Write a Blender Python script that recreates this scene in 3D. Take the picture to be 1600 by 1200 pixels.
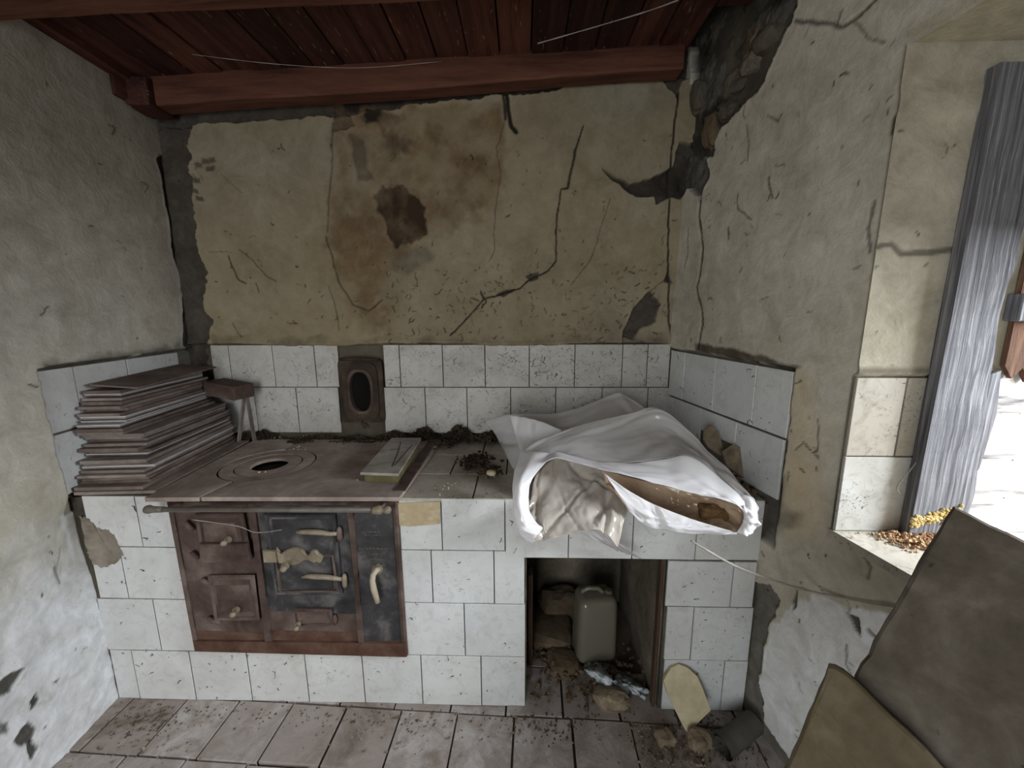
import bpy, bmesh, math, random
import numpy as np
from mathutils import Vector, Matrix, noise as mnoise

for o in list(bpy.data.objects): bpy.data.objects.remove(o)
SC = bpy.context.scene
COL = SC.collection
rnd = random.Random(7)
nrs = np.random.RandomState(11)

# ------------------------------------------------------------------ camera
F = 635.0; TH = math.radians(10.35); YAW = math.radians(1.5); ROLL = math.radians(0.25); H = 1.405
f_ = np.array([-math.sin(YAW)*math.cos(TH), math.cos(YAW)*math.cos(TH), -math.sin(TH)])
r0 = np.array([math.cos(YAW), math.sin(YAW), 0.0]); u0 = np.cross(r0, f_)
r_ = math.cos(ROLL)*r0 - math.sin(ROLL)*u0; u_ = math.cos(ROLL)*u0 + math.sin(ROLL)*r0
CAM = np.array([0, 0, H])
cd = bpy.data.cameras.new('camera'); cam = bpy.data.objects.new('camera', cd); COL.objects.link(cam)
cd.sensor_width = 36.0; cd.lens = 36.0*F/1600.0; cd.clip_start = 0.02
cam.matrix_world = Matrix(((r_[0], u_[0], -f_[0], 0), (r_[1], u_[1], -f_[1], 0), (r_[2], u_[2], -f_[2], H), (0, 0, 0, 1)))
SC.camera = cam

# ------------------------------------------------------------------ light
W = bpy.data.worlds.new('sky'); SC.world = W; W.use_nodes = True
wn = W.node_tree.nodes; wl = W.node_tree.links
bg = wn['Background']
sky = wn.new('ShaderNodeTexSky'); sky.sky_type = 'NISHITA'; sky.sun_disc = False
sky.sun_elevation = math.radians(40); sky.sun_rotation = math.radians(155); sky.air_density = 1.6; sky.dust_density = 2.5
wl.new(sky.outputs[0], bg.inputs[0]); bg.inputs[1].default_value = 0.13
def lamp(name, kind, loc, rot, energy, color=(1, 1, 1), **kw):
    d = bpy.data.lights.new(name, kind); d.energy = energy; d.color = color
    for k, v in kw.items(): setattr(d, k, v)
    o = bpy.data.objects.new(name, d); COL.objects.link(o); o.location = loc; o.rotation_euler = rot
    return o
def aim(d): return Vector(d).to_track_quat('-Z', 'Y').to_euler()
lamp('sun', 'SUN', (3, -3, 4), aim((-0.40, 0.80, -0.50)), 3.0, (1.0, 0.96, 0.9), angle=math.radians(1.0))
# daylight entering by the open doorway behind the viewer, and by the window on the right
lamp('doorway_daylight', 'AREA', (-0.75, -1.75, 1.15), aim((0, 1, 0.0)), 38, (0.93, 0.97, 1.0), shape='RECTANGLE', size=1.1, size_y=2.0)
lamp('window_daylight', 'AREA', (2.25, 0.40, 1.78), aim((-1, 0.12, -0.42)), 115, (0.90, 0.95, 1.0), shape='RECTANGLE', size=1.0, size_y=0.8)
SC.view_settings.view_transform = 'Standard'; SC.view_settings.look = 'None'
SC.view_settings.gamma = 1.0; SC.view_settings.use_curve_mapping = False
SC.view_settings.exposure = 0.2

# ------------------------------------------------------------------ helpers: geometry
def ray(px, py): return f_ + r_*(px-800)/F - u_*(py-600)/F
def onY(px, py, Y): d = ray(px, py); return CAM + d*(Y/d[1])
def onZ(px, py, Z): d = ray(px, py); return CAM + d*((Z-H)/d[2])
def onP(px, py, O, N):
    d = ray(px, py); O = np.asarray(O, float); N = np.asarray(N, float)
    return CAM + d*(((O-CAM)@N)/(d@N))

def hashn(ix, iy, s):
    n = (ix*374761393 + iy*668265263 + s*974634777).astype(np.int64) & 0x7fffffff
    n = ((n ^ (n >> 13))*1274126177) & 0x7fffffff
    n = n ^ (n >> 16)
    return (n & 0xffff)/65535.0
def vnoise(x, y, s=0):
    ix = np.floor(x).astype(np.int64); iy = np.floor(y).astype(np.int64)
    fx = x-ix; fy = y-iy; fx = fx*fx*(3-2*fx); fy = fy*fy*(3-2*fy)
    a = hashn(ix, iy, s); b = hashn(ix+1, iy, s); c = hashn(ix, iy+1, s); d = hashn(ix+1, iy+1, s)
    return (a*(1-fx)+b*fx)*(1-fy) + (c*(1-fx)+d*fx)*fy
def fbm(x, y, s=0, o=4):
    t = 0; a = 0.5; n = 0
    for i in range(o):
        t = t + a*vnoise(x, y, s+i*17); n += a; a *= 0.5; x = x*2.03+5.1; y = y*2.03+1.7
    return t/n
def sstep(a, b, x):
    t = np.clip((x-a)/(b-a), 0, 1); return t*t*(3-2*t)
def seg_dist(U, V, a, b):
    ax, ay = a; bx, by = b; dx = bx-ax; dy = by-ay; L = dx*dx+dy*dy+1e-12
    t = np.clip(((U-ax)*dx+(V-ay)*dy)/L, 0, 1)
    return np.hypot(U-ax-t*dx, V-ay-t*dy)
def poly_sd(U, V, P):
    """signed distance, positive inside"""
    d = np.full(U.shape, 9.0); ins = np.zeros(U.shape, bool)
    n = len(P)
    for i in range(n):
        a = P[i]; b = P[(i+1) % n]
        d = np.minimum(d, seg_dist(U, V, a, b))
        if a[1] != b[1]:
            c = ((a[1] > V) != (b[1] > V)) & (U < (b[0]-a[0])*(V-a[1])/(b[1]-a[1]) + a[0])
            ins ^= c
    return np.where(ins, d, -d)

class MB:
    def __init__(s): s.v = []; s.f = []; s.sm = []
    def add(s, vs, fs, smooth=False):
        n = len(s.v); s.v += [tuple(float(c) for c in v) for v in vs]
        s.f += [tuple(i+n for i in f) for f in fs]; s.sm += [smooth]*len(fs); return s
    def box(s, c, size, rot=None, bev=0.0):
        c = Vector([float(q) for q in c]); R = rot if rot is not None else Matrix.Identity(3)
        hx, hy, hz = (float(q)/2 for q in size)
        if bev <= 0:
            pts = [Vector((x, y, z)) for x in (-hx, hx) for y in (-hy, hy) for z in (-hz, hz)]
            return s.add([R@p+c for p in pts], [(0, 1, 3, 2), (4, 6, 7, 5), (0, 4, 5, 1), (2, 3, 7, 6), (0, 2, 6, 4), (1, 5, 7, 3)])
        bm = bmesh.new(); bmesh.ops.create_cube(bm, size=1.0)
        for v in bm.verts: v.co = Vector((v.co.x*2*hx, v.co.y*2*hy, v.co.z*2*hz))
        bmesh.ops.bevel(bm, geom=bm.edges[:], offset=bev, segments=2, affect='EDGES', profile=0.5)
        s.bm(bm, R, c); bm.free(); return s
    def bm(s, bm, R=None, c=None, smooth=False):
        bm.verts.index_update(); R = R if R is not None else Matrix.Identity(3); c = c if c is not None else Vector()
        return s.add([R@v.co+c for v in bm.verts], [tuple(v.index for v in f.verts) for f in bm.faces], smooth)
    def tube(s, pts, rad, n=8, cap=True):
        pts = [Vector([float(q) for q in p]) for p in pts]
        rads = rad if isinstance(rad, (list, tuple)) else [rad]*len(pts)
        vs = []; fs = []; ref = None
        for i, p in enumerate(pts):
            t = (pts[min(i+1, len(pts)-1)]-pts[max(i-1, 0)]).normalized()
            if ref is None: ref = t.orthogonal().normalized()
            ref = (ref - t*ref.dot(t)).normalized(); b = t.cross(ref)
            for k in range(n):
                a = 2*math.pi*k/n; vs.append(p + (ref*math.cos(a)+b*math.sin(a))*rads[i])
        for i in range(len(pts)-1):
            for k in range(n):
                fs.append((i*n+k, i*n+(k+1) % n, (i+1)*n+(k+1) % n, (i+1)*n+k))
        if cap: fs.append(tuple(range(n-1, -1, -1))); fs.append(tuple((len(pts)-1)*n+k for k in range(n)))
        return s.add(vs, fs, True)
    def prism(s, poly, O, U, V, N, t, jag=0.0):
        """polygon (u,v) in plane O,U,V extruded by t along N"""
        O, U, V, N = (Vector([float(q) for q in a]) for a in (O, U, V, N)); n = len(poly)
        a = [O+U*p[0]+V*p[1] for p in poly]
        b = [q+N*t+(U*rnd.uniform(-jag, jag)+V*rnd.uniform(-jag, jag)) for q in a]
        return s.add(a+b, [tuple(range(n-1, -1, -1)), tuple(range(n, 2*n))]+[(i, (i+1) % n, n+(i+1) % n, n+i) for i in range(n)])
    def mesh(s, name, mat, off=(0, 0, 0)):
        me = bpy.data.meshes.new(name)
        me.from_pydata([(v[0]-off[0], v[1]-off[1], v[2]-off[2]) for v in s.v], [], s.f)
        me.polygons.foreach_set('use_smooth', s.sm); 
        if mat: me.materials.append(mat)
        b = bmesh.new(); b.from_mesh(me); bmesh.ops.recalc_face_normals(b, faces=b.faces[:]); b.to_mesh(me); b.free()
        me.update(); return me
    def build(s, name, mat, parent=None, origin=None):
        po = wloc(parent) if parent else Vector()
        if origin is None:
            origin = po if parent else base_of(s.v)
        o = bpy.data.objects.new(name, s.mesh(name, mat, origin)); COL.objects.link(o)
        o.location = Vector(origin)-po
        if parent: o.parent = parent
        return o
def wloc(o):
    l = Vector(o.location); 
    while o.parent: o = o.parent; l += o.location
    return l
def base_of(vs):
    a = np.array(vs); return Vector(((a[:, 0].min()+a[:, 0].max())/2, (a[:, 1].min()+a[:, 1].max())/2, a[:, 2].min()))
def tag(o, label=None, cat=None, group=None, kind=None):
    if label: o['label'] = label
    if cat: o['category'] = cat
    if group: o['group'] = group
    if kind: o['kind'] = kind
    return o
def thing(name, loc, label, cat, group=None):
    o = bpy.data.objects.new(name, None); COL.objects.link(o); o.location = Vector([float(c) for c in loc]); o.empty_display_size = 0.05
    return tag(o, label, cat, group)
def rotz(a): return Matrix.Rotation(a, 3, 'Z')
def rock(bmseed, rx, ry, rz, sub=2, amp=0.25):
    bm = bmesh.new(); bmesh.ops.create_icosphere(bm, subdivisions=sub, radius=1.0)
    off = Vector((bmseed*3.7, bmseed*1.3, bmseed*7.1))
    for v in bm.verts:
        n = mnoise.noise(v.co*1.3+off)*amp*1.5 + mnoise.noise(v.co*3.1+off)*amp*0.6
        c = v.co*(1+n); m = max(abs(c.x), abs(c.y), abs(c.z))
        c = c*(0.55+0.45/max(m, 0.2))
        v.co = Vector((c.x*rx, c.y*ry, c.z*rz))
    return bm

# ------------------------------------------------------------------ helpers: materials
def srgb(r, g, b):
    def c(x):
        x /= 255.0; return x/12.92 if x <= 0.04045 else ((x+0.055)/1.055)**2.4
    return (c(r), c(g), c(b), 1)
class NM:
    def __init__(s, name):
        s.m = bpy.data.materials.new(name); s.m.use_nodes = True
        s.n = s.m.node_tree.nodes; s.l = s.m.node_tree.links; s.b = s.n['Principled BSDF']; s.out = s.n['Material Output']
        s.co = s.n.new('ShaderNodeTexCoord')
    def coord(s, kind='Object', scale=(1, 1, 1), rnd_=False):
        mp = s.n.new('ShaderNodeMapping'); s.l.new(s.co.outputs[kind], mp.inputs[0]); mp.inputs['Scale'].default_value = scale
        if rnd_:
            oi = s.n.new('ShaderNodeObjectInfo'); mu = s.n.new('ShaderNodeVectorMath'); mu.operation = 'SCALE'
            cx = s.n.new('ShaderNodeCombineXYZ')
            for i in range(3): s.l.new(oi.outputs['Random'], cx.inputs[i])
            s.l.new(cx.outputs[0], mu.inputs[0]); mu.inputs['Scale'].default_value = 37.0; s.l.new(mu.outputs[0], mp.inputs['Location'])
        return mp.outputs[0]
    def world(s, scale=(1, 1, 1)):
        g = s.n.new('ShaderNodeNewGeometry'); mp = s.n.new('ShaderNodeMapping'); s.l.new(g.outputs['Position'], mp.inputs[0]); mp.inputs['Scale'].default_value = scale
        return mp.outputs[0]
    def noise(s, vec, scale, detail=5, rough=0.6, dist=0.0):
        t = s.n.new('ShaderNodeTexNoise'); s.l.new(vec, t.inputs['Vector']); t.inputs['Scale'].default_value = scale
        t.inputs['Detail'].default_value = detail; t.inputs['Roughness'].default_value = rough; t.inputs['Distortion'].default_value = dist
        return t.outputs['Fac']
    def ramp(s, fac, stops):
        r = s.n.new('ShaderNodeValToRGB'); s.l.new(fac, r.inputs[0]); e = r.color_ramp.elements
        while len(e) < len(stops): e.new(0.5)
        for i, (p, c) in enumerate(stops):
            e[i].position = p; e[i].color = c if len(c) == 4 else (*c, 1)
        return r.outputs[0]
    def fac(s, f, a, b):
        return s.ramp(f, [(a, (0, 0, 0, 1)), (b, (1, 1, 1, 1))])
    def mix(s, fac, a, b, mode='MIX'):
        x = s.n.new('ShaderNodeMix'); x.data_type = 'RGBA'; x.blend_type = mode
        for i, q in ((0, fac), (6, a), (7, b)):
            if isinstance(q, (int, float)): x.inputs[i].default_value = q
            elif isinstance(q, tuple): x.inputs[i].default_value = q
            else: s.l.new(q, x.inputs[i])
        return x.outputs[2]
    def math(s, op, a, b=0.0):
        x = s.n.new('ShaderNodeMath'); x.operation = op
        for i, q in ((0, a), (1, b)):
            if isinstance(q, (int, float)): x.inputs[i].default_value = q
            else: s.l.new(q, x.inputs[i])
        return x.outputs[0]
    def attr(s, name):
        a = s.n.new('ShaderNodeAttribute'); a.attribute_name = name; sp = s.n.new('ShaderNodeSeparateColor'); s.l.new(a.outputs['Color'], sp.inputs[0])
        return sp.outputs[0], sp.outputs[1], sp.outputs[2]
    def bump(s, h, dist=0.002, strength=0.6):
        b = s.n.new('ShaderNodeBump'); s.l.new(h, b.inputs['Height']); b.inputs['Distance'].default_value = dist; b.inputs['Strength'].default_value = strength
        s.l.new(b.outputs[0], s.b.inputs['Normal']); return s
    def set(s, color=None, rough=0.7, metal=0.0, spec=0.3):
        if color is not None:
            if isinstance(color, tuple): s.b.inputs['Base Color'].default_value = color
            else: s.l.new(color, s.b.inputs['Base Color'])
        if isinstance(rough, (int, float)): s.b.inputs['Roughness'].default_value = rough
        else: s.l.new(rough, s.b.inputs['Roughness'])
        s.b.inputs['Metallic'].default_value = metal; s.b.inputs['Specular IOR Level'].default_value = spec
        return s
def mottled(name, cols, scale=6, rough=0.8, bump=0.002, stretch=(1, 1, 1), fine=40, spec=0.25, speck=None, metal=0.0, rand=True, bstr=0.6, tone=0.0):
    m = NM(name); v = m.coord('Object', stretch, rand)
    n1 = m.noise(v, scale, 6, 0.65, 0.4); n2 = m.noise(v, fine, 5, 0.65)
    k = len(cols); c = m.ramp(n1, [(0.32+0.36*i/max(1, k-1), col) for i, col in enumerate(cols)])
    c = m.mix(0.35, c, m.ramp(n2, [(0.3, (0.45, 0.45, 0.45, 1)), (0.7, (1.0, 1.0, 1.0, 1))]), 'MULTIPLY')
    if tone:
        oi = m.n.new('ShaderNodeObjectInfo'); c = m.mix(tone, c, m.ramp(oi.outputs['Random'], [(0.0, (0.35, 0.33, 0.33, 1)), (0.5, (0.8, 0.8, 0.8, 1)), (1.0, (1.25, 1.2, 1.15, 1))]), 'MULTIPLY')
    if speck:
        n3 = m.noise(v, speck[1], 3, 0.6); c = m.mix(m.fac(n3, speck[2], speck[2]+0.04), c, speck[0])
    m.set(c, rough, metal, spec); m.bump(m.math('ADD', n2, m.math('MULTIPLY', n1, 1.5)), bump, bstr)
    return m.m

# wall plaster over cement: masks come from the relief of the wall itself (r bare cement, g brown damp stain, b dark dirt; second: r bleached limewash, g ochre, b sooty brown, with some shade painted in)
def plaster_material():
    m = NM('old_plaster'); v = m.world()
    r, g, b = m.attr('mask'); r2, g2, b2 = m.attr('mask2')
    n1 = m.noise(v, 2.2, 7, 0.62, 0.3); n2 = m.noise(v, 14, 7, 0.7, 0.5); n3 = m.noise(v, 70, 5, 0.7)
    c = m.ramp(n1, [(0.3, srgb(168, 160, 138)), (0.5, srgb(192, 184, 162)), (0.72, srgb(206, 200, 183))])
    c = m.mix(0.7, c, m.ramp(n2, [(0.3, (0.6, 0.58, 0.54, 1)), (0.62, (1, 1, 1, 1))]), 'MULTIPLY')
    n5 = m.noise(v, 5.5, 8, 0.75, 1.0); c = m.mix(0.6, c, m.ramp(n5, [(0.36, (0.62, 0.61, 0.58, 1)), (0.58, (1, 1, 1, 1))]), 'MULTIPLY')
    c = m.mix(m.math('MULTIPLY', g2, 0.8), c, srgb(196, 172, 122))
    pal = m.ramp(n2, [(0.3, srgb(192, 191, 188)), (0.7, srgb(232, 234, 238))])
    c = m.mix(r2, c, pal)
    cem = m.ramp(n2, [(0.28, srgb(66, 65, 62)), (0.5, srgb(86, 84, 79)), (0.75, srgb(112, 108, 100))])
    c = m.mix(r, c, cem)
    st = m.ramp(n2, [(0.3, srgb(84, 62, 40)), (0.55, srgb(128, 98, 60)), (0.75, srgb(160, 130, 84))])
    c = m.mix(m.math('MULTIPLY', g, 0.9), c, st)
    c = m.mix(b2, c, srgb(58, 46, 34))
    c = m.mix(b, c, srgb(42, 37, 31))
    fl = m.math('MULTIPLY', m.fac(n3, 0.66, 0.72), m.fac(n1, 0.45, 0.6)); c = m.mix(m.math('MULTIPLY', fl, 0.6), c, srgb(80, 72, 60))
    m.set(c, 0.92, 0, 0.15); m.bump(m.math('ADD', n3, m.math('MULTIPLY', n2, 2.5)), 0.003, 0.55)
    return m.m
PLASTER = plaster_material()
def tile_material(name, c0, c1, dirt, grime):
    m = NM(name); v = m.world(); vo = m.coord('Object', (1, 1, 1), True)
    oi = m.n.new('ShaderNodeObjectInfo')
    base = m.mix(oi.outputs['Random'], c0, c1)
    n1 = m.noise(v, 3.5, 6, 0.65, 0.6); n2 = m.noise(v, 22, 6, 0.7, 1.2); n3 = m.noise(vo, 46, 4, 0.75, 2.2); n4 = m.noise(vo, 9, 5, 0.6)
    c = m.mix(m.math('MULTIPLY', m.fac(n1, 0.36, 0.75), grime), base, srgb(150, 143, 130))
    c = m.mix(m.math('MULTIPLY', m.fac(n2, 0.5, 0.72), grime*0.7), c, srgb(128, 120, 106))
    sp = m.math('MULTIPLY', m.fac(n3, 0.655-dirt*0.05, 0.70-dirt*0.05), m.fac(n4, 0.46, 0.60))
    c = m.mix(m.math('MULTIPLY', sp, 0.85), c, srgb(58, 50, 42))
    m.set(c, m.ramp(n1, [(0.3, (0.30,)*3), (0.7, (0.6,)*3)]), 0, 0.4)
    m.bump(m.math('ADD', n2, sp), 0.0006, 0.5)
    return m.m
TILE = tile_material('white_glazed_tile', srgb(206, 209, 211), srgb(214, 216, 216), 0.6, 0.38)
TILE_BACK = tile_material('white_glazed_tile_soot_shade', srgb(190, 190, 186), srgb(204, 203, 199), 1.7, 0.6)
TILE_TOP = tile_material('white_tile_dirt_shade', srgb(176, 170, 158), srgb(196, 190, 178), 1.4, 1.0)
CEMENT = mottled('bare_cement', [srgb(58, 54, 48), srgb(82, 77, 68), srgb(104, 97, 85)], 5, 0.95, 0.004)
NICHE = mottled('smoked_masonry', [srgb(82, 76, 67), srgb(110, 102, 90), srgb(138, 128, 113)], 5, 0.95, 0.006)
GROUT = mottled('dark_grout', [srgb(70, 66, 58), srgb(96, 90, 80)], 9, 0.95, 0.002)
RUST = mottled('rusty_cast_iron', [srgb(62, 48, 43), srgb(90, 74, 68), srgb(120, 106, 99)], 6, 0.8, 0.0012)
HOB = mottled('rust_brown_hob_plate', [srgb(124, 108, 101), srgb(158, 144, 136), srgb(186, 175, 167)], 4, 0.8, 0.001)
IRON = mottled('black_enamelled_iron', [srgb(30, 30, 33), srgb(56, 55, 58), srgb(104, 100, 99)], 9, 0.55, 0.0008, spec=0.4)
RUSTRED = mottled('red_rusted_iron', [srgb(56, 38, 30), srgb(88, 62, 50), srgb(108, 86, 74)], 6, 0.8, 0.001)
BRASS = mottled('tarnished_brass', [srgb(104, 94, 78), srgb(138, 126, 106), srgb(160, 148, 128)], 14, 0.5, 0.0005, spec=0.5)
RAILM = mottled('dusty_steel_rail', [srgb(84, 78, 70), srgb(112, 105, 96)], 14, 0.5, 0.0005, spec=0.5)
REDWOOD = mottled('red_brown_painted_wood', [srgb(72, 42, 32), srgb(100, 62, 48), srgb(112, 74, 58)], 4, 0.75, 0.0012, (.7, 6, 6), 26)
CEILWOOD = mottled('dark_red_ceiling_wood', [srgb(52, 28, 24), srgb(86, 50, 42), srgb(104, 66, 54)], 4, 0.75, 0.0015, (6, 0.6, 6), 30, speck=(srgb(150, 132, 116), 22, 0.67), tone=0.9)
GREYWOOD = mottled('weathered_grey_wood', [srgb(74, 74, 78), srgb(112, 112, 117), srgb(156, 156, 160)], 4, 0.85, 0.002, (34, 34, 0.8), 12, bstr=0.6)
PALEWOOD = mottled('bleached_white_wood', [srgb(88, 86, 88), srgb(170, 168, 167), srgb(200, 198, 196)], 6, 0.85, 0.002, (0.7, 6, 5), 20)
BROWNWOOD = mottled('rotten_brown_wood', [srgb(64, 46, 36), srgb(110, 80, 62), srgb(150, 124, 104)], 5, 0.9, 0.003, (9, 9, 0.6), 24)
BOARD = mottled('dusty_brown_board', [srgb(108, 97, 92), srgb(136, 125, 119), srgb(158, 150, 144)], 5, 0.85, 0.0008, tone=0.5)
BOARD2 = mottled('dark_brown_board', [srgb(80, 67, 62), srgb(108, 94, 88), srgb(132, 120, 113)], 5, 0.85, 0.0008)
BOARDW = mottled('white_faced_board', [srgb(178, 178, 182), srgb(206, 206, 210)], 5, 0.5, 0.0004)
STONE = mottled('pale_stone', [srgb(98, 86, 70), srgb(132, 118, 98), srgb(160, 148, 128)], 16, 0.95, 0.006)
STONED = mottled('dark_stone', [srgb(70, 58, 46), srgb(98, 84, 66), srgb(120, 106, 86)], 5, 0.95, 0.004)
SLAB = mottled('grey_stone_slab', [srgb(78, 70, 60), srgb(98, 90, 79), srgb(120, 112, 101)], 9, 0.85, 0.0015, fine=45, speck=(srgb(58, 50, 42), 24, 0.68))
SLABO = mottled('ochre_grey_stone_slab', [srgb(84, 75, 58), srgb(104, 94, 74), srgb(122, 112, 92)], 9, 0.85, 0.0015, fine=45, speck=(srgb(52, 45, 36), 24, 0.68))
SOIL = mottled('sooty_crumbs', [srgb(40, 33, 27), srgb(62, 52, 42), srgb(96, 84, 68)], 14, 0.98, 0.004)
SANDY = mottled('sandy_mortar_crumbs', [srgb(150, 118, 88), srgb(184, 150, 116), srgb(200, 176, 146)], 14, 0.98, 0.004)
TAN = mottled('yellowed_ceramic_back', [srgb(182, 170, 140), srgb(204, 192, 160), srgb(214, 204, 178)], 6, 0.7, 0.001)
BLACK = mottled('soot_black', [srgb(12, 11, 10), srgb(22, 20, 18)], 8, 0.95, 0.002)
WEBM = mottled('grey_cobweb', [srgb(150, 144, 136), srgb(190, 184, 176)], 8, 0.9, 0.0005)
def floor_material():
    m = NM('worn_floor_tile'); v = m.world(); oi = m.n.new('ShaderNodeObjectInfo')
    n1 = m.noise(v, 3, 6, 0.65, 0.5); n2 = m.noise(v, 13, 7, 0.7, 0.8); n3 = m.noise(v, 60, 5, 0.7)
    base = m.ramp(oi.outputs['Random'], [(0.1, srgb(156, 147, 142)), (0.5, srgb(174, 167, 163)), (0.97, srgb(190, 185, 181)), (0.99, srgb(146, 116, 110))])
    c = m.mix(m.fac(n2, 0.36, 0.60), base, srgb(150, 139, 132))
    c = m.mix(m.fac(n1, 0.53, 0.68), c, srgb(116, 105, 94))
    c = m.mix(m.math('MULTIPLY', m.fac(n3, 0.60, 0.7), 0.6), c, srgb(176, 168, 160))
    m.set(c, 0.9, 0, 0.2); m.bump(m.math('ADD', n3, m.math('MULTIPLY', n2, 2.0)), 0.002, 0.6); return m.m
FLOORT = floor_material()
FLOORD = mottled('trodden_floor_dirt', [srgb(66, 56, 46), srgb(92, 80, 66), srgb(116, 104, 90)], 4, 0.97, 0.003)
def plastic_material(name, tint, trans, dirt):
    m = NM(name); v = m.coord('Object'); n1 = m.noise(v, 6, 6, 0.65, 0.8); n2 = m.noise(v, 26, 6, 0.7)
    c = m.mix(m.math('MULTIPLY', m.fac(n1, 0.46, 0.7), dirt), tint, srgb(150, 120, 92))
    m.set(c, 0.13, 0, 0.7); m.bump(m.math('ADD', n1, m.math('MULTIPLY', n2, 0.3)), 0.004, 0.25)
    tl = m.n.new('ShaderNodeBsdfTranslucent'); m.l.new(c, tl.inputs[0])
    tp = m.n.new('ShaderNodeBsdfTransparent'); tp.inputs[0].default_value = (0.93, 0.93, 0.94, 1)
    m1 = m.n.new('ShaderNodeMixShader'); m1.inputs[0].default_value = 0.20; m.l.new(m.b.outputs[0], m1.inputs[1]); m.l.new(tl.outputs[0], m1.inputs[2])
    m2 = m.n.new('ShaderNodeMixShader'); m2.inputs[0].default_value = trans; m.l.new(m1.outputs[0], m2.inputs[1]); m.l.new(tp.outputs[0], m2.inputs[2])
    m.l.new(m2.outputs[0], m.out.inputs[0]); return m.m
POLY = plastic_material('milky_polythene', srgb(248, 247, 250), 0.06, 0.08)
POLYC = plastic_material('clear_dusty_polythene', srgb(226, 224, 224), 0.44, 0.15)
POLYI = plastic_material('beige_dusty_polythene', srgb(214, 206, 196), 0.30, 0.35)
POLYB = plastic_material('brown_stained_polythene', srgb(196, 172, 146), 0.10, 0.9)
CAN = plastic_material('yellowed_grey_plastic', srgb(122, 119, 106), 0.08, 0.3)

# ------------------------------------------------------------------ wall planes
BY = 1.833
LB = np.array([-1.55, BY, 0]); LU = np.array([.09, -1, 0]); LU /= np.linalg.norm(LU); LN = np.array([-LU[1], LU[0], 0])
RB = np.array([.665, BY, 0]); RU = np.array([.19, -1, 0]); RU /= np.linalg.norm(RU); RN = np.array([RU[1], -RU[0], 0])
BO = np.array([-1.60, BY, 0]); BU = np.array([1., 0, 0]); BN = np.array([0, -1., 0])
ZV = np.array([0, 0, 1.])
def to_wall(pts, O, U, N):
    r = []
    for p in pts:
        P = onP(p[0], p[1], O, N); r.append(((P-O)@U, P[2]))
    return r
def crop(pts, s, ox, oy): return [(x/s+ox, y/s+oy) for x, y in pts]

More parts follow.
